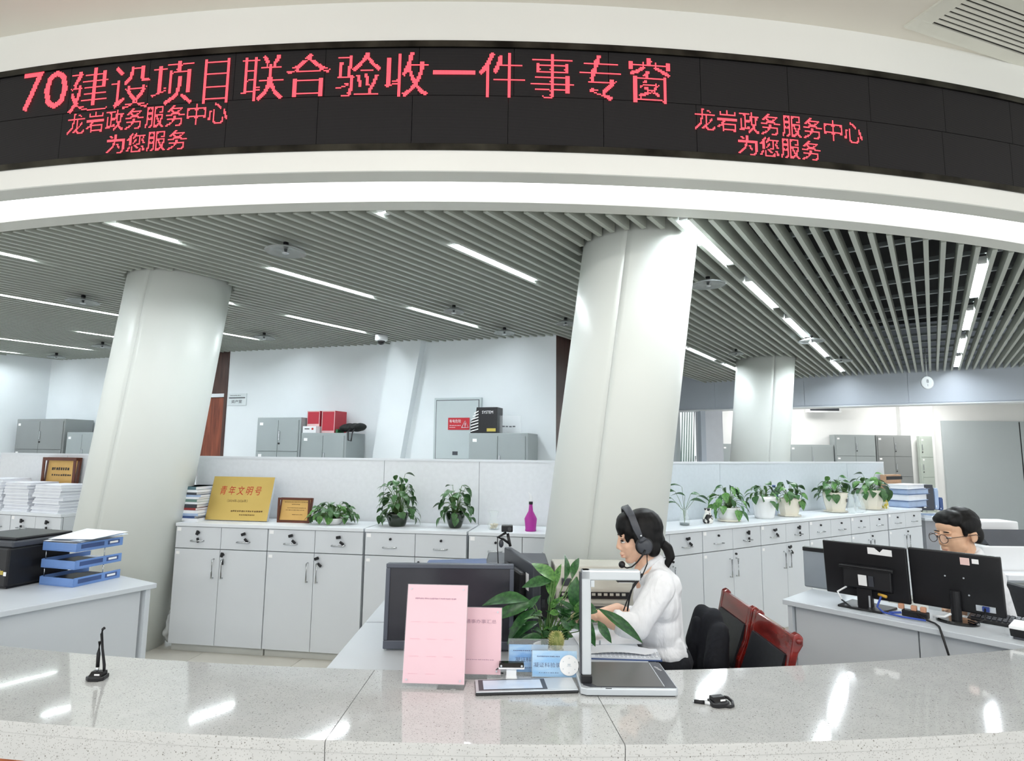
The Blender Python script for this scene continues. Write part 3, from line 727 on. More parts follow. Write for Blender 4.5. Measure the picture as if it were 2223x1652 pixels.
# ================================================================== counter
TERR = mat('terrazzo_stone', S(196, 197, 196), 0.07, coat=0.5, spec=.6)
N_, L_, b_ = nodes_of(TERR)
tc = N_.new('ShaderNodeTexCoord')
vo = N_.new('ShaderNodeTexVoronoi'); vo.inputs['Scale'].default_value = 210.0; L_.new(tc.outputs['Object'], vo.inputs['Vector'])
v2 = N_.new('ShaderNodeTexVoronoi'); v2.inputs['Scale'].default_value = 105.0; L_.new(tc.outputs['Object'], v2.inputs['Vector'])
nz = N_.new('ShaderNodeTexNoise'); nz.inputs['Scale'].default_value = 14.0; nz.inputs['Detail'].default_value = 5; L_.new(tc.outputs['Object'], nz.inputs['Vector'])
r0 = N_.new('ShaderNodeValToRGB'); r0.color_ramp.elements[0].color = (*S(188, 190, 190), 1); r0.color_ramp.elements[1].color = (*S(206, 207, 206), 1)
L_.new(nz.outputs['Fac'], r0.inputs[0])
def speck(prev, vor, sel_lo, rad, col):
    sp = N_.new('ShaderNodeSeparateColor'); L_.new(vor.outputs['Color'], sp.inputs[0])
    g = N_.new('ShaderNodeMath'); g.operation = 'GREATER_THAN'; g.inputs[1].default_value = sel_lo; L_.new(sp.outputs[0], g.inputs[0])
    l = N_.new('ShaderNodeMath'); l.operation = 'LESS_THAN'; l.inputs[1].default_value = rad; L_.new(vor.outputs['Distance'], l.inputs[0])
    m = N_.new('ShaderNodeMath'); m.operation = 'MULTIPLY'; L_.new(g.outputs[0], m.inputs[0]); L_.new(l.outputs[0], m.inputs[1])
    x = N_.new('ShaderNodeMixRGB'); L_.new(m.outputs[0], x.inputs[0]); L_.new(prev, x.inputs[1]); x.inputs[2].default_value = (*col, 1)
    return x.outputs[0]
c = speck(r0.outputs[0], vo, .55, .36, S(166, 167, 166)); c = speck(c, v2, .84, .22, S(128, 126, 122))
L_.new(c, b_.inputs['Base Color'])
ZT = .75
def yin(x): return 2.270 + .0615 * (x + .15) ** 2
def yfr(x): return 1.728 + .050 * x * x
ct = thing('service_counter', 'long curved speckled stone counter along the bottom of the picture', 'counter', (0, yfr(0), 0))
def sect(x0f, x0b, x1f, x1b, n, prof):
    """sweep: for each station, (along, [points])"""
    vs, fs = [], []; k = len(prof)
    for i in range(n + 1):
        u = i / n; xf = x0f + (x1f - x0f) * u; xb = x0b + (x1b - x0b) * u
        f = Vector((xf, yfr(xf))); b = Vector((xb, yin(xb)))
        for t, z in prof:
            p = f + (b - f) * t; vs.append((p.x, p.y - yfr(0), z))
    for i in range(n):
        for j in range(k): fs.append((i * k + j, i * k + (j + 1) % k, (i + 1) * k + (j + 1) % k, (i + 1) * k + j))
    fs += [tuple(range(k)), tuple(n * k + j for j in range(k - 1, -1, -1))]
    return MB().add(vs, fs)
JF = [-3.4, Zp(703, 1612, ZT).x, Zp(1357, 1617, ZT).x, 3.4]; JB = [-3.4, Zp(815, 1452, ZT).x, Zp(1268, 1458, ZT).x, 3.4]
for k in range(3):
    g = .0012
    sect(JF[k] + g, JB[k] + g, JF[k + 1] - g, JB[k + 1] - g, 24, [(0, ZT - .03), (.0, ZT - .004), (.006, ZT), (1, ZT), (1, ZT - .03)]).build('stone_top', TERR, ct)
    sect(JF[k] + g, JB[k] + g, JF[k + 1] - g, JB[k + 1] - g, 24, [(.004, ZT - .104), (.004, ZT - .031), (.05, ZT - .031), (.05, ZT - .104)]).build('stone_apron', TERR, ct)
CWOOD = mat('counter_front_wood', S(186, 98, 52), .35); grain(CWOOD, S(160, 78, 40), S(204, 116, 66), 5, (4, 4, .6))
sect(-3.4, -3.4, 3.4, 3.4, 60, [(.05, 0), (.05, ZT - .104), (.10, ZT - .104), (.10, 0)]).build('front_panel', CWOOD, ct)
sect(-3.4, -3.4, 3.4, 3.4, 60, [(.93, 0), (.93, ZT - .031), (.96, ZT - .031), (.96, 0)]).build('inner_panel', DESKP, ct)
# ================================================================== plants
def leaf_mesh(name, m, outline, curl=.25, fold=.18, n=7):
    """leaf along +y from its stalk, unit length; outline = half width at stations"""
    vs, fs = [], []; k = len(outline)
    for i, wv in enumerate(outline):
        u = i / (k - 1); z = -curl * u * u + .06 * math.sin(u * pi)
        vs += [(-wv, u, z + fold * wv), (0, u, z), (wv, u, z + fold * wv)]
    for i in range(k - 1):
        a = i * 3; fs += [(a, a + 1, a + 4, a + 3), (a + 1, a + 2, a + 5, a + 4)]
    me = MB().add(vs, fs).mesh(name); me.materials.append(m)
    for p in me.polygons: p.use_smooth = True
    return me
HEART = leaf_mesh('leaf', LEAF, [.02, .30, .38, .36, .28, .16, .0])
HEART2 = leaf_mesh('leaf', LEAF2, [.02, .26, .34, .32, .25, .14, .0], .35)
LANCE = leaf_mesh('leaf', LEAFD, [.02, .10, .17, .20, .19, .15, .09, .0], .45, .3)
LANCEB = leaf_mesh('leaf', LEAF2, [.02, .09, .15, .17, .16, .12, .07, .0], .30, .3)
def plant(label, loc, pot, n, rad, h, leaves, lsize, z0, seed, spread=1.0, flat=1.0, droop=0.0, stems=True, rz=0.0, cat='potted plant', avoid=()):
    """pot: function(root); leaves on arching stalks from z0"""
    rnd = random.Random(seed); r = thing('potted_plant', label, cat, loc, rz, 'potted plants on the office cabinets')
    pot(r)
    st = MB()
    for i in range(n):
        az = 2 * pi * (i + rnd.random() * .8) * .381966 * 1.0; az = i * 2.39996 + rnd.uniform(-.3, .3)
        u = (i + .5) / n
        rr = rad * (.25 + .75 * math.sqrt(u)) * rnd.uniform(.8, 1.1) * spread
        zz = z0 + h * (1 - u) * rnd.uniform(.7, 1.05) + h * .18 - droop * u * rnd.uniform(.4, 1.0)
        zz = max(zz, .035)
        base = Vector((math.cos(az) * .012, math.sin(az) * .012, z0 - .01)); tip = Vector((math.cos(az) * rr, math.sin(az) * rr * flat, zz))
        mid = (base + tip) / 2 + Vector((0, 0, h * .22))
        if stems: st.tube([base, (base + mid) / 2 + Vector((0, 0, .01)), mid, tip], [.0022, .002, .002, .0016], 5)
        L = lsize * rnd.uniform(.7, 1.15)
        me = leaves[rnd.randrange(len(leaves))]
        pitch = rnd.uniform(-.9, .15) - .5 * u
        Mx = T(*tip) @ Rm(az - pi / 2 + rnd.uniform(-.5, .5), 'Z') @ Rm(pitch, 'X') @ Rm(rnd.uniform(-.5, .5), 'Y') @ Matrix.Scale(L, 4)
        vv = [Mx @ v.co for v in me.vertices]; lo = min(v.z for v in vv)
        if lo < .004: Mx = T(0, 0, .004 - lo) @ Mx                     # leaves lie on the board, never in it
        if any((Vector((v.x + loc[0] - a[0], v.y + loc[1] - a[1]))).length < a[2] for v in vv for a in avoid): continue
        inst(me, 'leaf', r, Mx)
    if stems: st.build('stalks', STEM, r, smooth=True)['kind'] = 'stuff'
    return r
def pot_round(m, R, h, taper=.72, saucer=None, ribs=0, soil=True):
    def f(r):
        prof = [(R * taper * .9, 0), (R * taper, .004)]
        for i in range(1, 9):
            u = i / 8; q = R * (taper + (1 - taper) * math.sin(u * pi / 2)); 
            if ribs: q += .004 * math.cos(u * pi * ribs)
            prof.append((q, h * u))
        prof += [(R * .93, h), (R * .9, h * .86)]
        MB().lathe(prof, 28).build('pot', m, r, smooth=True)
        if soil: MB().lathe([(R * .88, h * .84), (R * .88, h * .9)], 20).build('soil', SOIL, r)
        if saucer: MB().lathe([(R * .8, 0), (R * 1.0, .004), (R * 1.06, .018), (R * 1.0, .018), (R * .9, .008)], 28).build('saucer', saucer, r, smooth=True)
    return f
def pot_oct(m, R, h, saucer, label_mat):
    def f(r):
        MB().lathe([(R * .70, .012), (R * .86, h * .45), (R, h), (R * .9, h), (R * .86, h * .86)], 8).build('pot', m, r)
        MB().lathe([(R * .84, h * .84), (R * .84, h * .9)], 16).build('soil', SOIL, r)
        MB().lathe([(R * .74, 0), (R * .92, .005), (R * .98, .016), (R * .9, .016), (R * .7, .01)], 8).build('saucer', saucer, r)
        MB().box(-.014, -.001, -.016, .014, .001, .016).build('pot_motif', label_mat, r, mtx=T(R * .62, -R * .69, h * .62) @ Rm(.72, 'Z'))
    return f
def on_left(px, depth=.2): return Lp(px, 1150, LA + nL * depth, LB_ + nL * depth)
def on_right(px, depth=.2): return Lp(px, 1130, RA + nR * depth, RB + nR * depth)
HT = .967
WB = on_right(1683, .33); V1, V2 = on_right(1851, .03), on_right(1868, .05)
AV = [(WB.x, WB.y, .05), (V1.x, V1.y, .06), (V2.x, V2.y, .07)]
p = on_left(722, .17); plant('low wide trailing pothos in a white dish beside the framed certificate', (p.x, p.y, HT), pot_round(CERW, .085, .05), 80, .185, .11, [HEART, HEART, HEART2], .066, .05, 3, 1.0, .55, .05)
p = on_left(862, .17); plant('tall bushy pothos in a black bowl, left of the two round pots', (p.x, p.y, HT), pot_round(CERD, .085, .10), 78, .15, .25, [HEART], .072, .10, 5, 1.0, .7, .12)
p = on_left(988, .17); plant('pothos in a dark green glass jar, right of the bushy pothos', (p.x, p.y, HT), pot_round(CERD, .075, .12, .6), 48, .12, .19, [HEART], .075, .12, 11, 1.0, .7, .12)
p = on_right(1583, .18); plant('bright bushy plant in a ribbed white pot', (p.x, p.y, HT), pot_round(CERW, .095, .12, .8, CERC, 6), 40, .145, .17, [LANCEB, HEART2, LANCE], .095, .12, 17, 1.0, .8, .08)
p = on_right(1660, .18); plant('small pothos in a smooth white round pot', (p.x, p.y, HT), pot_round(CERW, .105, .20, .78), 24, .12, .11, [LANCEB, HEART], .085, .20, 23, 1.0, .8, .06, avoid=AV)
p = on_right(1714, .18); plant('leafy pothos in a cream octagonal pot beside the water bottle', (p.x, p.y, HT), pot_oct(CERC, .115, .17, CERC, DGRY), 34, .14, .15, [HEART2, HEART, HEART], .09, .17, 29, 1.0, .8, .08, avoid=AV)
p = on_right(1815, .20); plant('leafy pothos in a cream octagonal pot, left of the two clear vases', (p.x, p.y, HT), pot_oct(CERC, .125, .20, CERC, DGRY), 36, .17, .15, [HEART, HEART, HEART2], .10, .20, 31, 1.0, .8, .08, avoid=AV)
p = on_right(1893, .18); plant('leafy pothos in a cream octagonal pot, last in the right-hand row', (p.x, p.y, HT), pot_oct(CERC, .135, .21, CERC, DGRY), 36, .17, .15, [HEART, HEART, HEART2], .105, .21, 37, 1.0, .8, .08, avoid=AV)
# vases
def vase(name, label, loc, prof, m, cat='vase', seg=24): 
    r = thing(name, label, cat, loc); MB().lathe(prof, seg).build('glass_body', m, r, smooth=True); return r
p = on_right(1486, .16); r = thing('potted_plant', 'thin green sprig in a clear glass vase beside the middle column', 'potted plant', (p.x, p.y, HT))
MB().lathe([(.028, 0), (.04, .004), (.044, .03), (.03, .08), (.022, .105), (.030, .13)], 24).build('glass_vase', GLS, r, smooth=True)
MB().lathe([(.036, .004), (.038, .02)], 20).build('water', mat('dark_water', S(60, 80, 80), .05), r, smooth=True)
rnd = random.Random(4)
for i, (ax, az, z) in enumerate(((-.10, .2, .21), (-.08, .1, .27), (-.02, .0, .31), (.14, .0, .235), (.05, -.1, .20), (-.05, .1, .17), (.08, .1, .25), (.0, -.1, .24))):
    tip = Vector((ax * .8, az * .3, z))
    MB().tube([(0, 0, .01), (ax * .1, 0, .12), (ax * .5, az * .15, z * .8), tip], .0016, 5).build('stalk', STEM, r, smooth=True)
    inst(LANCE, 'leaf', r, T(*tip) @ Rm(-pi / 2 if ax > 0 else pi / 2, 'Z') @ Rm(.35 - abs(ax) * 3, 'X') @ Rm(rnd.uniform(-.7, .7), 'Y') @ Matrix.Scale(.10 + .02 * (i % 3), 4))
p = on_right(1537, .16); r = thing('vase', 'squat white vase with black blotches, right of the glass sprig vase', 'vase', (p.x, p.y, HT))
COW = mat('black_blotched_ceramic', S(235, 233, 226), .25); grain(COW, S(30, 30, 30), S(236, 233, 226), 22, lo=.46, hi=.50)
MB().lathe([(.03, 0), (.042, .01), (.044, .04), (.03, .075), (.022, .09), (.030, .125), (.026, .125)], 24).build('vase_body', COW, r, smooth=True)
p = on_left(1072, .14); r = thing('vase', 'clear pinched glass vase half filled with pebbles on the left cabinets', 'vase', (p.x, p.y, HT))
PEB = mat('pebbles', S(226, 216, 190), .4); grain(PEB, S(190, 174, 130), S(240, 234, 214), 40)
MB().lathe([(.034, 0), (.043, .006), (.044, .035), (.026, .085), (.028, .10), (.038, .138)], 24).build('glass_body', GLS, r, smooth=True)
rnd = random.Random(9)
for i in range(14):
    a = i * 2.4; q = .022 * math.sqrt((i % 7) / 7 + .1)
    MB().ell((math.cos(a) * q, math.sin(a) * q, .014 + .012 * (i // 5)), (.013, .011, .008), seg=8, rings=5).build('pebble', PEB, r, smooth=True)
p = on_left(1152, .12); r = thing('spray_bottle', 'magenta spray bottle with white trigger head beside the middle column', 'bottle', (p.x, p.y, HT))
MAG = gm('magenta_plastic', S(168, 44, 146), .3, .06, 10.)
MB().lathe([(.038, 0), (.042, .004), (.040, .02), (.047, .09), (.040, .105), (.018, .145), (.013, .185), (.013, .195)], 24).build('bottle_body', MAG, r, smooth=True)
MB().lathe([(.015, .195), (.015, .215)], 14).build('collar', BLK, r, smooth=True)
MB().yprism([(-.014, .215), (.016, .215), (.014, .235), (.004, .262), (-.020, .285), (-.024, .280), (-.012, .245)], -.009, .009).build('trigger_head', WHT, r, bevel=.002)
p = WB; r = thing('water_bottle', 'clear blue plastic water bottle between the white and the cream pot', 'bottle', (p.x, p.y, HT))
MB().lathe([(.034, 0), (.036, .01), (.034, .08), (.036, .14), (.034, .2), (.014, .25), (.014, .262)], 20).build('bottle_body', BOTP, r, smooth=True)
MB().lathe([(.016, .262), (.016, .285)], 16).build('cap', DBLUE, r, smooth=True); MB().lathe([(.0365, .15), (.0365, .195)], 20).build('bottle_label', DBLUE, r, smooth=True)
for px, lab, k in ((1846, 'slim clear glass vase, left one of a pair between cream pots', .8), (1864, 'rounded clear glass vase, right one of a pair between cream pots', 1.0)):
    p = V1 if px == 1846 else V2; vase('vase', lab, (p.x, p.y, HT), [(.03 * k, 0), (.05 * k, .02), (.052 * k, .06), (.03 * k, .12), (.028 * k, .15), (.045 * k, .19)], GLS)
p = on_right(1924, .15); r = thing('figurine', 'small yellow and white figurine beside the last cream pot', 'figurine', (p.x, p.y, HT))
FIG = mat('yellow_white_glaze', S(230, 220, 160), .3); grain(FIG, S(200, 180, 60), S(240, 238, 225), 30, lo=.45, hi=.55)
MB().lathe([(.03, 0), (.034, .02), (.028, .08), (.018, .10), (.026, .12), (.024, .15), (.008, .165)], 16).build('figure_body', FIG, r, smooth=True)
MB().ell((0, -.022, .135), (.01, .006, .008), seg=8, rings=6).build('face', FIG, r, smooth=True)
# ================================================================== plaques on the cabinets
def leaning_board(name, label, cat, loc, rz, w, h, t, tilt, mface, medge, border=0.0, mborder=None):
    r = thing(name, label, cat, loc, rz)
    M = T(0, 0, t * math.sin(tilt) + .0005) @ Rm(-tilt, 'X')
    MB().box(-w / 2, 0, 0, w / 2, t, h).build('board', medge, r, bevel=.002, mtx=M)
    MB().box(-w / 2 + border, -.002, border, w / 2 - border, 0, h - border).build('face_plate', mface, r, mtx=M)
    if border: MB().box(-w / 2, -.008, 0, w / 2, 0, border).box(-w / 2, -.008, h - border, w / 2, 0, h).box(-w / 2, -.008, border, -w / 2 + border, 0, h - border).box(w / 2 - border, -.008, border, w / 2, 0, h - border).build('frame', mborder, r)
    return r, M
def dashes(par, M, x0, x1, z, n, m, y=-.0035, h=.006, seed=1, name='print_line'):
    rnd = random.Random(seed); mb = MB(); w = (x1 - x0) / n
    for i in range(n):
        a = x0 + i * w; mb.box(a + w * .1, y, z - h * .5 * rnd.uniform(.6, 1), a + w * rnd.uniform(.6, .9), y + .001, z + h * .5 * rnd.uniform(.6, 1))
    o = mb.build(name, m, par, mtx=M); o['kind'] = 'stuff'; return o
p = Lp(512, 1122, LA + nL * .16, LB_ + nL * .16)
r, M = leaning_board('plaque', 'large gold plaque with red brush-written characters', 'plaque', (p.x, p.y, HT), AL, .54, .355, .025, .25, GOLD, SILV)
for i, ch in enumerate('青年文明号'): text(ch, .078, REDINK, r, M @ T(-.165 + i * .077, -.0028, .235) @ FRONT, 'red_character', .8, .15)
text('（2024年-2026年）', .026, BROWNINK, r, M @ T(-.02, -.0028, .155) @ FRONT, 'date_line')
dashes(r, M, -.06, .22, .075, 15, BROWNINK, seed=2, h=.014); dashes(r, M, .02, .16, .045, 9, BROWNINK, seed=3, h=.011)
p = Lp(637, 1126, LA + nL * .18, LB_ + nL * .18)
r, M = leaning_board('certificate', 'small bronze certificate in a dark wooden frame', 'certificate', (p.x, p.y, HT), AL, .275, .195, .015, .22, BRONZE, FRAMEW, .016, FRAMEW)
for z, a, b, n, s_ in ((.158, -.10, .10, 16, 1), (.140, -.035, .035, 6, 2), (.112, -.07, .09, 14, 3), (.095, -.08, .08, 12, 4), (.06, -.02, .07, 8, 5)): dashes(r, M, a, b, z, n, BROWNINK, h=.006, seed=s_, y=-.0032)
p = Lp(125, 1050, FA + nF * .355, FB + nF * .355)
r, M = leaning_board('plaque', 'brown-framed bronze plaque leaning behind the paper stacks at far left', 'plaque', (p.x, p.y, HT + .01), AF, .43, .47, .02, .08, BRONZE, FRAMEW, .03, FRAMEW)
dashes(r, M, -.13, .10, .36, 8, INK, seed=6, h=.03); dashes(r, M, -.12, .14, .30, 9, INK, seed=7, h=.02)
# magazines between column and plaque
rnd = random.Random(12); z = HT
for i in range(13):
    c = [PAP, DBLUE, LBLUE, PAP, gm('red_cover', S(150, 60, 60), .5), DGRY, PAP, gm('green_cover', S(110, 140, 132), .5), PAP, LBLUE, DGRY, PAP, gm('teal_cover', S(90, 120, 130), .5)][i]
    t = rnd.uniform(.016, .030); p = Lp(427 + rnd.uniform(-3, 3), 1120, LA + nL * .20, LB_ + nL * .20)
    w_ = .17
    o = thing('magazine', ['lowest', 'second', 'third', 'fourth', 'fifth', 'sixth', 'seventh', 'eighth', 'ninth', 'tenth', 'eleventh', 'twelfth', 'topmost'][i] + ' magazine from the bottom of the pile left of the gold plaque' if i not in (0, 12) else ['lowest', 'topmost'][i == 12] + ' magazine of the pile left of the gold plaque', 'magazine', (p.x, p.y, z), AL + rnd.uniform(-.08, .08), 'magazines piled beside the left column')
    MB().box(-w_ / 2, -.12, 0, w_ / 2, .12, t).build('pages', PAP, o); MB().box(-w_ / 2 - .002, -.122, t - .002, w_ / 2 + .002, .122, t).box(-w_ / 2 - .002, -.122, 0, w_ / 2 + .002, .122, .002).box(-w_ / 2 - .002, -.122, 0, -w_ / 2, .122, t)  .box(-w_ / 2, -.123, .001, w_ / 2, -.1205, t - .001).build('cover', c, o)
    z += t + .0005
# paper stacks at far left
WORDS = ['first', 'second', 'third']
for i, (pc, wd) in enumerate(((8, .30), (66, .30), (133, .34))):
    p = Lp(pc, 1100, FA + nF * .16, FB + nF * .16); z = HT; rnd = random.Random(40 + i)
    for k in range(10):
        t = rnd.uniform(.022, .032) * (1.0 if i < 2 else .95)
        if z + t > HT + (.285, .27, .25)[i]: break
        o = thing('paper_stack', 'bound paper bundle, number %s from the bottom of the %s paper pile at far left' % (['one', 'two', 'three', 'four', 'five', 'six', 'seven', 'eight', 'nine', 'ten'][k], ['left-hand', 'middle', 'right-hand'][i]), 'paper', (p.x + rnd.uniform(-.012, .012), p.y + rnd.uniform(-.01, .01), z), AF + rnd.uniform(-.06, .06), 'paper bundles piled at far left')
        mb = MB(); q = wd / 2
        mb.box(-q, -.13, 0, q, .13, t * .48).box(-q + rnd.uniform(-.004, .008), -.128, t * .5, q - rnd.uniform(-.004, .01), .13, t)
        mb2 = MB().box(-q, -.13, 0, q, .13, t * .47); mb2.build('lower_sheets', PAP, o)
        MB().box(-q + rnd.uniform(-.004, .01), -.127, t * .5, q - rnd.uniform(-.004, .01), .13, t).build('upper_sheets', gm('paper_grey', S(226, 229, 236), .7, .03, 14.), o)
        z += t + .001
# ================================================================== lockers and things along the back wall
A1w = math.atan2(W1d.y, W1d.x)
def locker(label, px0, px1, ztop, off, depth, rows=(0.45,), m=STEEL, py=950, line=None, handles=True, n=2, name='steel_locker'):
    a, b = line if line else (Vector(WC) + W1n * off, Vector(W1b) + W1n * off)
    p, q = Lp(px0, py, a, b), Lp(px1, py, a, b); d = (q - p).xy; w_ = d.length; an = math.atan2(d.y, d.x)
    r = thing(name, label, 'locker', (p.x, p.y, 0), an, 'grey steel lockers')
    MB().box(0, 0, 0, w_, depth, ztop).build('body', m, r, bevel=.004)
    zs = [ztop - .03]; z = ztop - .03
    for h in rows: z -= h; zs.append(z)
    zs.append(.05)
    for k in range(len(zs) - 1):
        for c in range(n):
            x0, x1 = .025 + (w_ - .05) * c / n, .025 + (w_ - .05) * (c + 1) / n
            d_ = MB().box(x0 + .003, -.012, zs[k + 1] + .004, x1 - .003, 0, zs[k] - .004).build('door', m, r, bevel=.002)
            if handles and c == n - 1:
                zm = (zs[k] + zs[k + 1]) / 2 if zs[k] - zs[k + 1] < .6 else zs[k] - .26
                MB().box(x0 + .018, -.026, zm - .06, x0 + .034, -.012, zm + .06).build('handle', CHROME, d_, bevel=.003)
                MB().lathe([(.012, 0), (.012, .01)], 10).build('lock', BLK, d_, mtx=T(x0 + .026, -.012, zm - .10) @ Rm(pi / 2, 'X'))
        if k < 2: MB().box(.05, -.0135, zs[k] - .07, .10, -.012, zs[k] - .035).build('number_tag', LABL, r)
    return r
off = .45
rA = locker('tall grey steel locker left of the two red boxes', 557, 652, 1.95, off, .42, (.40,))
rB = locker('low grey steel locker under the red boxes and black bag', 654, 752, 1.755, off, .42, (.55,))
rC = locker('low grey steel locker under the black striped box', 1018, 1146, 1.755, off, .42, (.55,))
rD = locker('tall grey steel locker at the far left edge', 34, 139, 1.955, off, .42, (.42,), STEELD)
rE = locker('low grey steel locker just left of the left column', 145, 215, 1.76, off, .42, (.55,))
def w1o(px, py, o): return Lp(px, py, Vector(WC) + W1n * o, Vector(W1b) + W1n * o)
# things on lockers
RBOX = gm('red_card_box', S(176, 42, 58), .45, .05, 6.); 
for px0, px1, zb, zt, lab in ((666, 693, None, None, 'left one of two red file boxes on the low locker'), (698, 726, None, None, 'right one of two red file boxes on the low locker')):
    p, q = w1o(px0, 930, .36), w1o(px1, 930, .36); w_ = (q - p).length; z0 = 1.755 if px0 > 695 else 1.84
    r = thing('file_box', lab, 'box', (p.x, p.y, z0), A1w, 'red file boxes on the low locker'); h = 2.035 - z0
    MB().box(0, 0, 0, w_, .26, h).build('box_body', RBOX, r, bevel=.003)
    MB().box(0, -.003, 0, w_, 0, .03).box(0, -.003, h - .012, w_, 0, h).box(0, -.003, .03, .008, 0, h - .012).box(w_ - .008, -.003, .03, w_, 0, h - .012).build('pale_border', gm('pale_rim', S(225, 190, 190), .5), r)
p, q = w1o(657, 930, .44), w1o(686, 930, .44)
r = thing('carton', 'flat white carton with a small logo under the left red box', 'box', (p.x, p.y, 1.755), A1w)
MB().box(0, 0, 0, (q - p).length, .24, .083).build('carton_body', WHT, r, bevel=.003); MB().box(.03, -.002, .045, .10, 0, .055).build('print', INK, r); MB().lathe([(.014, -.001), (.014, .001)], 16).build('logo', REDINK, r, mtx=T((q - p).length - .05, -.001, .05) @ FRONT)
p = w1o(757, 935, .28)
r = thing('shoulder_bag', 'black and green cloth bag flopped over the low locker', 'bag', (p.x, p.y, 1.755), A1w)
mb = MB(); 
for i in range(9): mb.ell((-.04 + i * .028, random.uniform(-.03, .03), .062 + .010 * (i % 3)), (.06, .11, .045))
o = mb.build('bag_body', gm('black_nylon', S(22, 26, 26), .7, .2, 30.), r); rm = o.modifiers.new('r', 'REMESH'); rm.mode = 'VOXEL'; rm.voxel_size = .014; rm.use_smooth_shade = True
MB().box(-.135, -.09, .001, -.095, .05, .05).build('green_panel', gm('green_nylon', S(36, 92, 52), .6, .1, 20.), r, bevel=.01)
MB().tube([(.10, -.10, .06), (.11, -.185, .02), (.12, -.19, -.09), (.16, -.19, -.10), (.17, -.185, .0), (.15, -.10, .06)], .009, 6).build('strap', BLK, r, smooth=True)
# meter box and warning plate
p, q = Lp(947, 865, WC, W1b), Lp(1046, 993, WC, W1b); w_ = (q.xy - p.xy).length
r = thing('meter_box', 'grey wall meter box with red warning plate', 'meter box', (p.x, p.y, 1.40), A1w)
MBX = gm('meter_box_grey', S(196, 206, 208), .4, .02, 3.)
MB().box(0, -.05, 0, w_, -.002, p.z - 1.40).build('box_frame', MBX, r, bevel=.004)
MB().box(.026, -.0515, .046, w_ - .026, -.0495, p.z - 1.426).build('door_gap', DGRY, r); MB().box(.034, -.058, .054, w_ - .034, -.05, p.z - 1.434).build('door', MBX, r, bevel=.003)
MB().box(w_ * .42, -.062, .10, w_ * .53, -.058, .145).build('latch', DGRY, r)
a, b = Lp(973, 907, Vector(WC) + W1n * .064, Vector(W1b) + W1n * .064), Lp(1019, 933, Vector(WC) + W1n * .064, Vector(W1b) + W1n * .064)
r = thing('warning_plate', 'red warning plate with white characters and triangle on the meter box', 'sign', (a.x, a.y, b.z), A1w); w_ = (b.xy - a.xy).length; h = a.z - b.z
MB().box(0, 0, 0, w_, .003, h).build('plate', gm('warning_red', S(190, 40, 52), .4), r)
text('有电危险', h * .30, WHT, r, T(w_ * .33, -.001, h * .70) @ FRONT, sx=.88); dashes(r, T(), .02, w_ * .6, h * .36, 10, WHT, y=-.001, h=h * .07); dashes(r, T(), .02, w_ * .35, h * .2, 6, WHT, y=-.001, h=h * .06)
tx = w_ * .80
MB().tube([(tx - h * .30, -.005, h * .18), (tx + h * .30, -.005, h * .18), (tx, -.005, h * .74), (tx - h * .30, -.005, h * .18)], h * .03, 4).build('triangle', WHT, r); MB().box(tx - h * .03, -.002, h * .32, tx + h * .03, 0, h * .56).box(tx - h * .03, -.002, h * .22, tx + h * .03, 0, h * .27).build('exclamation_mark', WHT, r)
# black striped box and acrylic stand
p, q = w1o(1021, 936, .40), w1o(1079, 936, .40); w_ = (q.xy - p.xy).length
r = thing('product_box', 'black carton with white diagonal stripes on the low locker', 'box', (p.x, p.y, 1.755), A1w); h = w1o(1050, 884, .40).z - 1.755
MB().yprism([(0, 0), (w_, 0), (w_, h), (w_ * .22, h), (w_ * .18, h * .62), (0, h * .45)], 0, .2).build('carton_body', BLK, r, bevel=.002)
for i in range(7):
    z = .015 + i * h * .115; xa = max(.004, w_ * .24 * (z / h - .45) / .6 + .006) ; MB().add([(xa, -.002, z), (xa, -.002, z + .012), (w_ * .30, -.002, z + .012 + h * .09), (w_ * .30, -.002, z + h * .09)], [(0, 1, 2, 3)]).build('white_stripe', LABL, r)
text('SYSTEM', h * .16, LABL, r, T(w_ * .64, -.002, h * .80) @ FRONT, sx=.85)
MB().box(w_ * .62, -.002, .02, w_ * .95, 0, .055).build('yellow_label', gm('yellow_label', S(190, 170, 80), .5), r)
p, q = w1o(1084, 936, .40), w1o(1129, 936, .40)
r = thing('acrylic_stand', 'clear acrylic sign holder beside the black striped box', 'sign holder', (p.x, p.y, 1.755), A1w); w_ = (q.xy - p.xy).length
MB().box(0, 0, 0, w_, .004, .20).build('front_sheet', ACR, r); MB().box(0, .05, 0, w_, .054, .20).build('rear_sheet', ACR, r); MB().box(0, 0, -.0, w_, .06, .004).build('foot', ACR, r)
dashes(r, T(), .03, w_ - .05, .075, 4, DGRY, y=-.002, h=.018)
# door plate
a, b = Lp(498, 855, WC, W1b), Lp(535, 880, WC, W1b)
r = thing('door_plate', 'white room plate on the wall right of the wooden door', 'sign', (a.x, a.y, b.z), A1w); w_ = (b.xy - a.xy).length; h = a.z - b.z
MB().box(0, -.012, 0, w_, -.002, h).build('plate', gm('plate_white', S(222, 230, 232), .4), r); MB().box(.01, -.014, h * .60, w_ - .02, -.012, h * .68).build('rule', DGRY, r)
text('资产室', h * .30, DGRY, r, T(w_ * .48, -.014, h * .30) @ FRONT, sx=1.25); dashes(r, T(), .03, w_ * .7, h * .84, 7, DGRY, y=-.014, h=h * .06)
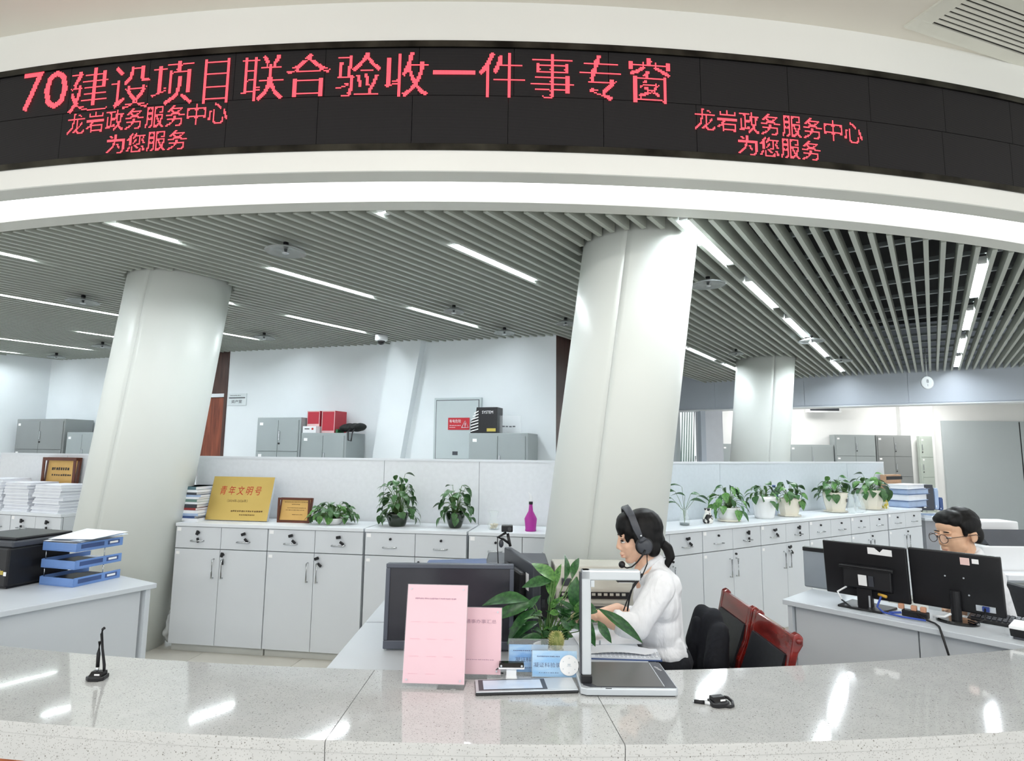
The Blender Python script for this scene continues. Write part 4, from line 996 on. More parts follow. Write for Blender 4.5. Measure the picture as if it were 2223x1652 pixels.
# far right: lockers behind the partition, sliding shelving
YL = 12.62; LN = (Vector((0, YL)), Vector((10, YL)))
locker('tall grey lockers beside the white wall projection, far right', 1902, 1978, 1.985, 0, .2, (.42, .42, .42), STEELD, 960, LN)
locker('tall grey lockers left of the darker pair, far right', 1812, 1900, 1.985, 0, .2, (.42,), STEEL, 960, LN)
locker('low grey lockers just right of the far column', 1714, 1810, 1.765, 0, .2, (.55,), STEEL, 980, LN)
locker('low grey locker left of the far column', 1566, 1612, 1.765, 0, .2, (.55,), STEEL, 980, LN)
LN2 = (Vector((Yp(1992, 960, YL - .05).x, YL - .05)), Vector((Yp(2025, 960, YL + .1).x, YL + .10)))
locker('pale green-grey narrow locker at the end of the locker row', 1996, 2024, 1.975, 0, .06, (.42, .42, .42), gm('locker_pale', S(190, 200, 192), .4, .02), 960, LN2, n=1)
p, q = Yp(2045, 913, YW - .06), Yp(2400, 913, YW - .06)
r = thing('sliding_shelving', 'large plain grey sliding shelving block at the far right', 'shelving', (p.x, YW - .06, 0), 0)
SHV = gm('shelving_grey', S(184, 193, 196), .35, .02, 1.)
wS = Yp(2211, 913, YW - .06).x - p.x
for k in range(2): MB().box(k * (wS + .03), 0, 0, k * (wS + .03) + wS, .055, p.z).build('shelf_unit', SHV, r, bevel=.004)
MB().box(wS, .01, 0, wS + .03, .05, p.z - .02).build('gap', BLK, r)
# ================================================================== on the counter
def onc(px, py): p = Zp(px, py, ZT); return (p.x, p.y, ZT)
def pen_base(r):
    MB().prism([(-.032, -.016), (-.016, -.028), (.016, -.028), (.032, -.016), (.026, .022), (-.026, .022)], 0, .014).build('base', BLK, r, bevel=.003)
    MB().xprism([(-.02, .014), (.018, .014), (.016, .026), (-.004, .026)], -.022, .022).build('pen_socket', BLK, r, bevel=.002)
    MB().box(-.002, -.0205, .016, .016, -.0195, .021).build('name_label', LABL, r, mtx=T(0, .003, .001))
r = thing('counter_pen', 'black corded pen standing upright in its stand on the left counter', 'pen', onc(212, 1474)); pen_base(r)
MB().tube([(-.004, .0, .022), (-.004, .0, .040)], [.003, .006], 10).build('pen_tip', CHROME, r, smooth=True)
MB().tube([(-.004, 0, .040), (-.005, 0, .085), (-.004, 0, .125)], [.006, .0062, .0055], 10).build('pen_barrel', BLK, r, smooth=True)
MB().tube([(.018, .004, .02), (.016, .004, .045), (.006, .002, .10), (.000, .0, .15), (.002, 0, .166), (.008, 0, .170)], [.0045, .005, .004, .0045, .0045, .005], 8).build('coiled_cord', BLK, r, smooth=True)
r = thing('counter_pen', 'corded pen lying beside its black stand on the right counter', 'pen', onc(1559, 1530), .25); pen_base(r)
MB().tube([(-.075, .032, .005), (-.068, .029, .0055)], [.0015, .005], 10).build('pen_tip', CHROME, r, smooth=True)
MB().tube([(-.068, .029, .0055), (-.04, .014, .0055)], .0058, 10).build('pen_grip', BLK, r, smooth=True)
MB().tube([(-.04, .014, .0055), (.004, -.020, .0055)], .0055, 10).build('pen_barrel', WHT, r, smooth=True)
MB().tube([(.004, -.020, .005), (.02, -.032, .005), (.034, -.030, .006), (.045, -.010, .010), (.040, .006, .016), (.028, .010, .018)], .005, 8).build('coiled_cord', BLK, r, smooth=True)
# pink boards
PINK = gm('pink_paper', S(240, 200, 210), .6, .02, 5.)
PINK2 = gm('pink_paper_deep', S(240, 196, 206), .6, .02, 5.)
LILAC = gm('lilac_print', S(170, 120, 145), .6, .03, 8.)
def paper_stand(label, px, py, w_, h, yaw, tilt, m, zb=.014):
    r = thing('acrylic_sign', label, 'sign', onc(px, py), yaw); M = T(0, 0, zb) @ Rm(-tilt, 'X')
    MB().box(-w_ / 2, 0, 0, w_ / 2, .0015, h).build('paper_sheet', m, r, mtx=M)
    MB().box(-w_ / 2 - .002, .002, -.002, w_ / 2 + .002, .005, h + .002).build('back_sheet', ACR, r, mtx=M)
    MB().box(-w_ / 2 - .002, -.004, -.002, w_ / 2 + .002, -.001, h + .002).build('front_sheet', ACR, r, mtx=M)
    MB().box(-w_ / 2, -.010, 0, w_ / 2, .075, .004).build('foot', ACR, r)
    MB().box(-w_ / 2, -.006, .004, w_ / 2, -.003, zb + .002).build('foot_lip', ACR, r)
    for sx in (-1, 1):
        for z in (.012, h - .014): MB().lathe([(.003, 0), (.003, .002)], 10).build('magnet', SILV, r, mtx=M @ T(sx * (w_ / 2 - .014), -.004, z) @ Rm(pi / 2, 'X'))
    return r, M
r, M = paper_stand('large pink notice board standing upright on the counter', 940, 1494, .212, .318, -.05, .16, PINK)
dashes(r, M, -.078, .068, .272, 26, LILAC, y=-.0008, h=.005, seed=5)
for i, z in enumerate((.195, .14, .085, .03)):
    for x in (-.072, -.012, .046):
        if not (i == 3 and x > .03): dashes(r, M, x - .017, x + .017, z, 8, gm('faint_pink_print', S(232, 172, 188), .6), y=-.0008, h=.0022, seed=i * 7 + int(x * 100))
r, M = paper_stand('smaller pink notice board behind the large pink one', 1041, 1473, .148, .222, -.04, .16, PINK2)
text('通事办事汇总', .0145, LILAC, r, M @ T(0, -.0008, .174) @ FRONT, sx=1.3)
dashes(r, M, -.05, .05, .048, 14, LILAC, y=-.0008, h=.003, seed=8)
# blue cards
CARD = mat('blue_card_print', S(120, 180, 232), .5); grain(CARD, S(92, 158, 224), S(176, 214, 244), 9, (1, 1, 3))
CARD2 = mat('pale_blue_card_print', S(150, 200, 240), .5); grain(CARD2, S(132, 190, 238), S(190, 222, 246), 9, (1, 1, 3))
INKB = gm('navy_print', S(34, 66, 120), .6)
def card(label, px, py, w_, h, ha, yaw, m, badge=False):
    r = thing('card_stand', label, 'sign', onc(px, py), yaw); M = T(0, 0, .008) @ Rm(-.14, 'X')
    MB().box(-w_ / 2 + .003, 0, 0, w_ / 2 - .003, .001, h).build('card_print', m, r, mtx=M)
    MB().box(-w_ / 2, .0015, -.002, w_ / 2, .004, ha).build('back_sheet', ACR, r, mtx=M); MB().box(-w_ / 2, -.003, -.002, w_ / 2, -.001, ha).build('front_sheet', ACR, r, mtx=M)
    MB().box(-w_ / 2, -.005, 0, w_ / 2, .013, .004).build('foot', ACR, r)
    text('凝证科验录', .017, INKB, r, M @ T(-w_ * .16 if badge else 0, -.0007, h * .44) @ FRONT, sx=1.15)
    dashes(r, M, -w_ * .38, w_ * (.12 if badge else .4), h * .78, 16, INKB, y=-.0007, h=.004, seed=3)
    dashes(r, M, -w_ * .34, w_ * .1, h * .16, 9, INKB, y=-.0007, h=.002, seed=4)
    if badge:
        MB().lathe([(.034, 0), (.034, .0015)], 32).build('round_badge', LABL, r, mtx=M @ T(w_ * .31, -.0035, h * .46) @ Rm(pi / 2, 'X'))
        for k in range(6): MB().lathe([(.002, 0), (.002, .0005)], 8).build('badge_dot', SILV, r, mtx=M @ T(w_ * .31 + .024 * math.cos(k * pi / 3 + .5), -.0052, h * .46 + .024 * math.sin(k * pi / 3 + .5)) @ Rm(pi / 2, 'X'))
        MB().box(w_ * .31 - .008, -.0056, h * .42, w_ * .31 + .008, -.0051, h * .435).box(w_ * .31 - .005, -.0056, h * .46, w_ * .31 + .005, -.0051, h * .52).build('badge_icon', SILV, r, mtx=M)
    return r
card('blue printed card in clear acrylic, partly hidden by the other blue card', 1147, 1464, .148, .092, .112, -.02, CARD)
card('blue printed card with white round badge in clear acrylic', 1204, 1475, .165, .086, .104, -.02, CARD2, True)
# signature tablet
a, b, c = Zp(1032, 1507, .757), Zp(1257, 1501, .757), Zp(1026, 1462, .757)
r = thing('signature_tablet', 'silver and black signature tablet lying in front of the blue cards', 'tablet', (a.x, a.y, ZT + .0004), math.atan2((b - a).y, (b - a).x)); w_ = (b - a).length
MB().box(0, 0, 0, w_, .112, .009).build('tablet_body', BLKG, r, bevel=.004)
MB().box(.002, .001, .009, w_ - .002, .110, .0125).build('silver_rim', SILV, r, bevel=.003)
MB().box(.012, .012, .0125, w_ * .70, .102, .0132).build('bezel', DGRY, r)
SCRN = mat('pale_screen', S(206, 222, 240), .06, spec=.7); grain(SCRN, S(196, 214, 238), S(222, 232, 246), 6)
MB().box(.028, .020, .0132, w_ * .655, .095, .0137).build('screen', SCRN, r)
MB().box(w_ * .70, .012, .0125, w_ * .97, .102, .0132).build('touch_field', SILV, r); dashes(r, Rm(-pi / 2, 'X'), w_ * .80, w_ * .86, -.045, 4, DGRY, y=.0125, h=.008)
ca = thing('stalk_camera', 'small black camera on a white stalk in front of the blue cards', 'camera', onc(1110, 1478))
MB().box(-.018, -.006, .013, .018, .006, .042).build('stalk', WHT, ca, bevel=.003); MB().box(-.020, -.012, .010, .020, .014, .0145).build('stalk_foot', WHT, ca, bevel=.002)
MB().box(-.046, -.014, .042, .046, .016, .048).build('head_shell', WHT, ca, bevel=.003); MB().xprism([(-.014, .048), (.016, .048), (.018, .062), (-.006, .060)], -.044, .044).build('camera_head', BLKG, ca, bevel=.003)
for sx in (-1, 1): MB().ell((sx * .036, -.012, .053), (.004, .003, .004), seg=10, rings=6).build('lens', SILV, ca, smooth=True)
MB().tube([(-.03, .01, .045), (-.055, .02, .03), (-.05, .045, .01), (-.03, .06, .004)], .0025, 6).build('cable', BLK, ca, smooth=True)
# document scanner
a, b = Zp(1266, 1512, ZT), Zp(1474, 1514, ZT)
r = thing('document_scanner', 'silver overhead document scanner with dark mat and L-shaped arm', 'document scanner', (a.x, a.y, ZT), math.atan2((b - a).y, (b - a).x)); w_ = (b - a).length
MATB = gm('scanner_mat', S(92, 92, 92), .32, .04, 3.)
DP = Zp(1427, 1437, .775).y - b.y
ol = [(.012, 0), (w_ - .008, 0), (w_, .010), (w_, DP - .012), (w_ - .012, DP), (.0, DP), (-.008, DP - .012), (-.008, .012)]
MB().prism(ol, .003, .025).build('base_shell', SILV, r, bevel=.003)
MB().prism([(x * .97 + .004, y * .96 + .004) for x, y in ol], 0, .003).build('rubber_foot', BLK, r)
MB().prism([(.026, .012), (w_ - .004, .012), (w_ - .004, DP - .008), (.004, DP - .008), (.004, .03)], .025, .0262).build('deck', DGRY, r)
MB().prism([(.048, .016), (w_ - .045, .016), (w_ - .045, DP - .012), (.020, DP - .012), (.020, .06)], .0262, .0272).build('mat', MATB, r)
MB().box(w_ - .044, .02, .0262, w_ - .041, DP - .02, .0275).build('ruler_line', SILV, r)
text('eloam', .018, LABL, r, T(w_ - .022, DP * .72, .0264) @ Rm(-pi / 2 + .35, 'Z'), 'logo')
MB().box(.060, .006, .0262, .062, .0065, .027).box(.075, .001, .020, .095, .003, .0262).build('clip', DGRY, r)
aH = Yp(1270, 1236, a.y + .06).z - ZT
MB().box(-.002, .040, .025, .036, .085, .052).build('arm_hinge', BLK, r, bevel=.003)
MB().box(.002, .044, .050, .034, .080, aH).build('arm_post', SILV, r, bevel=.005)
MB().box(-.004, .050, .055, .002, .076, aH - .01).build('post_edge', DGRY, r)
aw = (Yp(1389, 1250, a.y + .06).x - a.x)
MB().box(.002, .044, aH - .034, aw, .080, aH).build('arm_head', SILV, r, bevel=.005)
MB().box(aw - .005, .046, aH - .032, aw + .001, .078, aH - .004).build('head_cap', DGRY, r)
MB().box(aw - .08, .048, aH - .040, aw - .018, .076, aH - .034).build('camera_bar', BLK, r); MB().box(aw - .075, .050, aH - .042, aw - .03, .074, aH - .040).build('camera_light', WHT, r)
MB().xprism([(.046, aH - .034), (.078, aH - .034), (.078, aH - .056), (.046, aH - .056)], .034, .046).build('brace', SILV, r)
# lily plant and cactus
PY = 2.43
r = thing('potted_plant', 'large lily plant with long drooping leaves beside the document scanner', 'potted plant', (Yp(1186, 1390, PY).x, PY, .72))
O = Vector(r.location); CAC = Yp(1208, 1391, 2.345).xy
MB().lathe([(.036, 0), (.040, .004), (.053, .065), (.055, .075), (.05, .075), (.047, .06)], 28).build('pot', CERW, r, smooth=True); MB().lathe([(.045, .055), (.045, .062)], 20).build('soil', SOIL, r)
def pleaf(bpx, tpx, dy, w_, me=LANCE, roll=0.0, dyb=0.0):
    p = Yp(*bpx, PY + dyb) - O; q = Yp(*tpx, PY + dy) - O; d = q - p; L = d.length; y = d.normalized()
    up = Vector((0, -.75, .66)); x = y.cross(up); x.normalize(); z = x.cross(y)
    M = Matrix((x, y, z)).transposed().to_4x4()
    Mx = T(*p) @ M @ Rm(roll, 'Y') @ Matrix.Diagonal((w_ / .4, L, L * .8, 1))
    if not any(((Mx @ v.co + O).xy - CAC).length < .045 and (Mx @ v.co + O).z < .92 for v in me.vertices): inst(me, 'leaf', r, Mx)
    return p
stk = MB()
LV = [((1150, 1305), (1046, 1290), .02, .062, LANCE, .2), ((1160, 1308), (1064, 1337), -.03, .05, LANCE, -.2), ((1165, 1322), (1090, 1378), -.05, .05, LANCE, .4), ((1204, 1262), (1158, 1212), .06, .075, LANCEB, .3),
      ((1206, 1275), (1213, 1222), .02, .04, LANCEB, -.5), ((1225, 1262), (1238, 1200), .05, .030, LANCE, .6), ((1242, 1256), (1252, 1206), .03, .035, LANCE, -.3), ((1252, 1252), (1243, 1335), -.04, .06, LANCE, .4),
      ((1197, 1262), (1136, 1262), -.02, .05, LANCE, .1), ((1200, 1300), (1190, 1245), .04, .05, LANCEB, .2), ((1262, 1330), (1290, 1400), -.06, .05, LANCE, .3), ((1298, 1348), (1326, 1392), -.05, .035, LANCE, .3),
      ((1262, 1318), (1300, 1322), .0, .05, LANCE, .0), ((1300, 1322), (1404, 1388), -.05, .042, LANCE, .2), ((1170, 1350), (1108, 1375), -.04, .04, LANCE, .3), ((1250, 1310), (1262, 1270), .03, .05, LANCE, -.3)]
for bp, tp, dy, w_, me, ro in LV:
    p = pleaf(bp, tp, dy, w_, me, ro)
    stk.tube([(random.uniform(-.02, .02), random.uniform(-.02, .02), .05), p * .5 + Vector((0, 0, .06)), p], [.003, .0025, .002], 5)
rnd = random.Random(77)
for i in range(46):
    bx, by = rnd.uniform(1145, 1262), rnd.uniform(1318, 1388); a = rnd.uniform(-pi, 0.5); l = rnd.uniform(22, 52)
    p = pleaf((bx, by), (bx + l * math.cos(a) * (1 if rnd.random() < .5 else -1), by + l * math.sin(a) * .7), rnd.uniform(-.09, .03), rnd.uniform(.02, .036), LANCEB if rnd.random() < .35 else LANCE, rnd.uniform(-.6, .6), rnd.uniform(-.06, .05))
    if i % 2 == 0: stk.tube([(random.uniform(-.03, .03), random.uniform(-.02, .02), .05), p * .6 + Vector((0, 0, .04)), p], [.003, .0025, .002], 5)
stk.build('stalks', STEM, r, smooth=True)['kind'] = 'stuff'
cp = Yp(1208, 1391, 2.345)
r = thing('cactus', 'small round ribbed cactus behind the badge card', 'cactus', (cp.x, cp.y, .72))
CACT = mat('cactus_skin', S(150, 158, 84), .6); grain(CACT, S(104, 120, 56), S(206, 200, 130), 26, (1, 1, .4))
SH = cp.z - .72 - .083
vs, fs = [], []; n, k = 36, 12
for j in range(k + 1):
    ph = -pi / 2 + pi * j / k
    for i in range(n):
        q = .026 * (1 + .10 * math.cos(12 * 2 * pi * i / n)) * math.cos(ph); th = 2 * pi * i / n; vs.append((q * math.cos(th), q * math.sin(th), .083 + .036 * math.sin(ph)))
for j in range(k):
    for i in range(n): fs.append((j * n + i, j * n + (i + 1) % n, (j + 1) * n + (i + 1) % n, (j + 1) * n + i))
MB().add(vs, fs).build('cactus_body', CACT, r, smooth=True, mtx=T(0, 0, SH))
sp = MB()
for i in range(12):
    for j in range(2, 11):
        ph = -pi / 2 + pi * j / 12; th = 2 * pi * i / 12; q = .0286 * math.cos(ph); c0 = Vector((q * math.cos(th), q * math.sin(th), .083 + .036 * math.sin(ph)))
        sp.tube([c0, c0 + Vector((math.cos(th), math.sin(th), .4)) * .006], [.0012, .0004], 3)
sp.build('spines', gm('spine_yellow', S(226, 214, 150), .6), r, mtx=T(0, 0, SH))['kind'] = 'stuff'
MB().lathe([(.024, 0), (.026, .004), (.031, .052 + SH), (.028, .052 + SH), (.026, .045 + SH)], 20).build('pot', CERW, r, smooth=True)
# ================================================================== monitors and machines
BEZ = gm('bezel_grey', S(84, 89, 100), .4, .05, 4.)
SCD = mat('dark_screen', S(48, 48, 55), .22, spec=.5); grain(SCD, S(44, 44, 51), S(56, 56, 63), 3)
# customer monitor on the woman's desk
p, q = Yp(831, 1419, 2.58), Yp(1114, 1424, 2.58); w_ = (q - p).length
r = thing('monitor', 'grey-black monitor facing the counter behind the pink boards', 'monitor', ((p.x + q.x) / 2, 2.58, .72), 0)
h = Yp(838, 1233, 2.60).z - p.z; zb = max(p.z - .72 + .004, .008); M = T(0, 0, zb) @ Rm(-.05, 'X')
MB().box(-w_ / 2, 0, 0, w_ / 2, .035, h).build('housing', BEZ, r, bevel=.005, mtx=M)
MB().box(-w_ / 2, -.010, 0, w_ / 2, 0, .034).box(-w_ / 2, -.010, h - .018, w_ / 2, 0, h).box(-w_ / 2, -.010, .034, -w_ / 2 + .018, 0, h - .018).box(w_ / 2 - .018, -.010, .034, w_ / 2, 0, h - .018).build('bezel', BEZ, r, bevel=.003, mtx=M)
MB().box(-w_ / 2 + .018, -.003, .034, w_ / 2 - .018, .001, h - .018).build('screen', SCD, r, mtx=M)
MB().box(-.03, .035, .0, .03, .06, .20).build('stand_neck', BLK, r); MB().box(-.11, .0, 0, .11, .16, .012).build('stand_base', BLK, r, bevel=.004)
# her own monitor, seen from its edge
f, nr = Yp(1102, 1191, 3.02), Yp(1166, 1221, 2.56)
d = (nr - f).xy; w_ = d.length; an = math.atan2(d.y, d.x)
r = thing('monitor', 'black monitor seen edge-on in front of the woman', 'monitor', (f.x, f.y, .72), an); zt = (f.z + nr.z) / 2 - .72
MB().box(0, -.018, zt - .31, w_, .018, zt).build('housing', DGRY, r, bevel=.006); MB().box(.01, .018, zt - .30, w_ - .01, .024, zt - .01).build('screen', SCD, r)
MB().box(w_ * .2, -.045, zt - .26, w_ * .8, -.018, zt - .05).build('rear_bulge', BLK, r, bevel=.01)
MB().box(w_ - .10, -.0195, zt - .12, w_ - .06, -.018, zt - .05).build('sticker', LABL, r)
MB().box(w_ * .42, -.05, .01, w_ * .58, -.02, zt - .12).build('stand_neck', BLK, r); MB().box(w_ * .25, -.11, 0, w_ * .75, .08, .012).build('stand_base', BLK, r, bevel=.004)
# webcam on its bracket
wc = thing('webcam', 'black webcam on a folding bracket above the edge-on monitor', 'webcam', tuple(Yp(1108, 1192, 2.99)))
o0 = Vector(wc.location)
def L3(px, py, y=2.99): return Yp(px, py, y) - o0
MB().tube([L3(1108, 1186), L3(1106, 1178), L3(1102, 1158)], .007, 8).build('upright_arm', BLK, wc, smooth=True)
MB().tube([L3(1106, 1180), L3(1092, 1170), L3(1080, 1167), L3(1099, 1156)], .006, 8).build('folding_arm', BLK, wc, smooth=True)
c0 = L3(1101, 1147); MB().box(-.028, -.02, -.016, .028, .02, .016).build('camera_body', BLK, wc, bevel=.004, mtx=T(*c0))
MB().lathe([(.010, 0), (.010, .006)], 14).build('lens', BLKG, wc, mtx=T(*(c0 + Vector((.012, -.02, 0)))) @ Rm(pi / 2, 'X'))
MB().tube([L3(1080, 1167), L3(1080, 1190), L3(1081, 1214), L3(1082, 1230)], .0025, 6).build('cable', BLK, wc, smooth=True); MB().ell(L3(1088, 1180), (.012, .008, .02), seg=10, rings=6).build('knob', DGRY, wc, smooth=True)
# pile with blue sleeves behind the customer monitor
p = Yp(980, 1234, 2.86)
r = thing('file_tray', 'dark file tray holding blue plastic sleeves behind the customer monitor', 'tray', (p.x, p.y, .72))
MB().box(-.17, -.11, 0, .17, .12, .02).box(-.17, -.11, .02, -.165, .12, p.z - .72).box(.165, -.11, .02, .17, .12, p.z - .72).box(-.165, .115, .02, .165, .12, p.z - .72).build('tray_shell', BLK, r)
for i in range(3): MB().add([(-.15 + i * .01, -.11, p.z - .72 - .004 + .004 * i), (.15 + i * .01, -.11, p.z - .72 + .010 + .004 * i), (.16, .10, p.z - .72 + .022 + .004 * i), (-.12, .10, p.z - .72 + .012 + .004 * i)], [(0, 1, 2, 3)]).build('blue_sleeve', [DBLUE, LBLUE, DBLUE][i], r)
MB().box(-.16, -.10, .02, .16, .11, p.z - .73).build('papers', PAP, r)
p = Yp(1040, 1236, 2.72); tag(MB().ell((0, 0, 0), (.03, .02, .012)).build('correction_roller', WHT, None, smooth=True, mtx=T(p.x, p.y, p.z)), 'small white roller on the blue sleeves', 'roller') if False else None
p, q = Yp(1052, 1231, 3.20), Yp(1180, 1231, 3.20)
r = thing('printer', 'low black printer behind the edge-on monitor', 'printer', (p.x, 3.06, .72)); w_ = q.x - p.x + .03; h = Yp(1110, 1213, 3.2).z - .72
MB().box(0, 0, 0, w_, .34, h - .03).build('printer_body', BLK, r, bevel=.01); MB().box(.01, .02, h - .03, w_ - .01, .33, h).build('printer_lid', DGRY, r, bevel=.008); MB().box(.03, -.004, .06, w_ - .03, .0, .10).build('paper_slot', BLKG, r)
# beige dot-matrix printer behind the scanner arm
p, q = Yp(1206, 1320, 3.02), Yp(1376, 1320, 3.02)
r = thing('printer', 'beige receipt printer behind the scanner arm', 'printer', (p.x, 3.02, .72)); w_ = q.x - p.x; h = Yp(1290, 1231, 3.05).z - .72
BEI = gm('beige_plastic', S(196, 194, 184), .45, .03, 5.)
MB().xprism([(0, 0), (.36, 0), (.36, h * .92), (.20, h), (.06, h), (0, h * .62)], 0, w_).build('printer_body', BEI, r, bevel=.008)
MB().box(.02, -.006, h * .44, w_ - .02, .004, h * .56).build('paper_slot', BLK, r); MB().box(.02, -.012, h * .36, w_ - .02, .004, h * .42).build('paper_guide', BEI, r); MB().box(.02, -.006, h * .20, w_ - .02, .004, h * .30).build('lower_slot', DGRY, r)
mb = MB()
for i in range(11): mb.box(.03 + i * (w_ - .06) / 11, -.010, h * .50, .03 + (i + .6) * (w_ - .06) / 11, .002, h * .545)
mb.build('slot_teeth', BEI, r)['kind'] = 'stuff'
MB().box(w_ * .08, -.004, h * .68, w_ * .2, .02, h * .8).build('button_panel', DGRY, r)
# open binder on her desk
r = thing('ring_binder', 'open binder with printed forms on the desk beside the woman', 'binder', (Zp(1350, 1410, .735).x, Zp(1350, 1410, .735).y, .72), -.06)
MB().box(-.17, -.085, 0, .15, .022, .004).build('cover', DBLUE, r); MB().box(-.165, -.08, .004, .145, .018, .016).build('page_block', PAP, r)
mb = MB(); vs = []; 
for i in range(9): x = -.16 + .035 * i; vs += [(x, -.082, .018 + .012 * math.sin(i / 8 * pi) + (.012 if i == 8 else 0)), (x, -.005, .022 + .014 * math.sin(i / 8 * pi))]
MB().add(vs, [(2 * i, 2 * i + 2, 2 * i + 3, 2 * i + 1) for i in range(8)]).build('turned_sheet', PAP, r, smooth=True)
MB().box(-.06, .004, .016, .0, .014, .030).build('blue_clip', BLUE, r)
for k in range(5): dashes(r, T(0, 0, .0168) @ Rm(-pi / 2, 'X') , -.12, .15, -.03 - k * .016, 16, gm('grey_print', S(150, 155, 165), .6), y=-.0008, h=.003, seed=20 + k)
MB().lathe([(.004, 0), (.004, .03)], 8).build('ring', SILV, r, mtx=T(-.09, .010, .016))
p = Zp(1330, 1395, .73)
r = thing('paper_sheet', 'loose white sheet under the woman\'s hands', 'paper', (p.x - .02, p.y + .10, .72), .1); MB().box(-.14, -.10, 0, .14, .10, .003).build('sheet', PAP, r)
r.location.z = .7205
# ---- right desk
def rdl(px, py, z=.75):                                # local coordinates on the right desk
    q = Zp(px, py, z).xy - RDF[0]; c, s_ = math.cos(RDF[1]), math.sin(RDF[1]); return q.x * c + q.y * s_, -q.x * s_ + q.y * c
def back_monitor(label, BL, BR, h, zb, tilt):
    p, q = Zp(*BL, zb), Zp(*BR, zb); d = (q - p).xy; w_ = d.length; an = math.atan2(d.y, d.x)
    r = thing('monitor', label, 'monitor', (p.x, p.y, .75), an, 'black monitors on the right-hand desk'); M = T(0, .0, zb - .75) @ Rm(tilt, 'X')
    MB().box(0, 0, 0, w_, .022, h).build('housing', BLK, r, bevel=.006, mtx=M); MB().box(.008, .022, .014, w_ - .008, .026, h - .008).build('screen', SCD, r, mtx=M)
    return r, M, w_, h, an
r, M, w_, h, an = back_monitor('left black monitor seen from behind on the right-hand desk', (1795, 1284), (1978, 1314), .285, .80, .12)
MB().xprism([(-.035, .06), (0, .04), (0, .17), (-.02, .165)], w_ * .25, w_ * .82).build('rear_bulge', BLK, r, bevel=.006, mtx=M)
MB().box(w_ * .22, -.045, .160, w_ * .86, -.012, .175).build('rear_ridge', BLK, r, bevel=.004, mtx=M)
MB().box(w_ * .44, -.037, .075, w_ * .54, -.034, .13).build('spec_label', LABL, r, mtx=M); MB().box(w_ * .56, -.037, .075, w_ * .62, -.034, .13).build('port_plate', DGRY, r, mtx=M)
MB().yprism([(w_ * .56, h - .048), (w_ * .84, h - .05), (w_ * .84, h - .018), (w_ * .74, h - .016), (w_ * .70, h - .035), (w_ * .64, h - .014), (w_ * .56, h - .014)], -.002, 0).build('paper_note', LABL, r, mtx=M)
MB().box(w_ * .40, -.03, .0, w_ * .58, .005, .11).build('stand_neck', BLK, r, bevel=.004); MB().box(w_ * .54, -.033, .01, w_ * .56, -.029, .07).build('neck_trim', SILV, r)
MB().prism([(w_ * .20, -.09), (w_ * .72, -.09), (w_ * .80, .08), (w_ * .24, .10)], 0, .012).build('stand_base', BLK, r, bevel=.004)
MB().tube([(w_ * .28, -.03, .10), (w_ * .18, -.05, .07), (w_ * .24, -.07, .035)], .005, 6).build('white_plug', WHT, r, smooth=True); MB().tube([(w_ * .24, -.07, .035), (w_ * .38, -.10, .012), (w_ * .62, -.11, .008)], .004, 6).build('power_cable', BLK, r, smooth=True)
MB().tube([(w_ * .66, -.03, .085), (w_ * .76, -.05, .082)], .008, 6).build('yellow_plug', gm('yellow_plug', S(214, 170, 70), .5), r, smooth=True)
MB().tube([(w_ * .70, -.05, .08), (w_ * .66, -.07, .03), (w_ * .74, -.09, .012), (w_ * .95, -.11, .01), (w_ * 1.2, -.10, .01)], .005, 6).build('blue_cable', gm('blue_cable', S(58, 84, 170), .5), r, smooth=True)
r, M, w_, h, an = back_monitor('right black monitor seen from behind, in front of the man', (1982, 1310), (2186, 1344), .285, .80, .12)
for x, z in ((.40, .165), (.60, .165), (.44, .085), (.64, .085)): MB().lathe([(.004, 0), (.004, .002)], 8).build('screw', SILV, r, mtx=M @ T(w_ * x, 0, z) @ Rm(pi / 2, 'X'))
MB().box(w_ * .58, -.002, h - .055, w_ * .68, 0, h - .020).build('pink_note', gm('pink_note', S(244, 210, 204), .6), r, bevel=.001, mtx=M); MB().box(w_ * .705, -.002, h - .044, w_ * .775, 0, h - .022).build('white_note', LABL, r, mtx=M)
MB().box(w_ * .70, -.004, .018, w_ * .90, 0, .045).build('port_plate', SILV, r, mtx=M); MB().box(w_ * .77, -.02, .024, w_ * .84, -.004, .044).build('blue_plug', gm('blue_plug', S(50, 70, 140), .5), r, mtx=M)
MB().lathe([(.022, 0), (.022, .15)], 18).build('stand_neck', BLK, r, smooth=False, mtx=T(w_ * .50, -.03, 0)); MB().lathe([(.088, 0), (.088, .008), (.080, .014), (.02, .016)], 36, sy=.85).build('stand_base', BLKG, r, mtx=T(w_ * .50, -.02, 0))
MB().tube([(w_ * .80, -.02, .09), (w_ * .80, -.05, .04), (w_ * .72, -.06, .02), (w_ * .62, -.03, .02)], .004, 6).build('cable', BLK, r, smooth=True)
p, q = Zp(1776, 1287, .752), Zp(1792, 1285, .752)
r = thing('display_panel', 'slim grey display with black top edge behind the left black monitor', 'display', (p.x + .075, p.y + .10, .75), RDF[1] + .1)
MB().box(-.10, 0, .0, .12, .03, .235).build('panel', gm('panel_grey', S(150, 158, 166), .4), r, bevel=.01); MB().box(-.10, -.004, .215, .12, .034, .24).build('top_edge', BLK, r, bevel=.004)
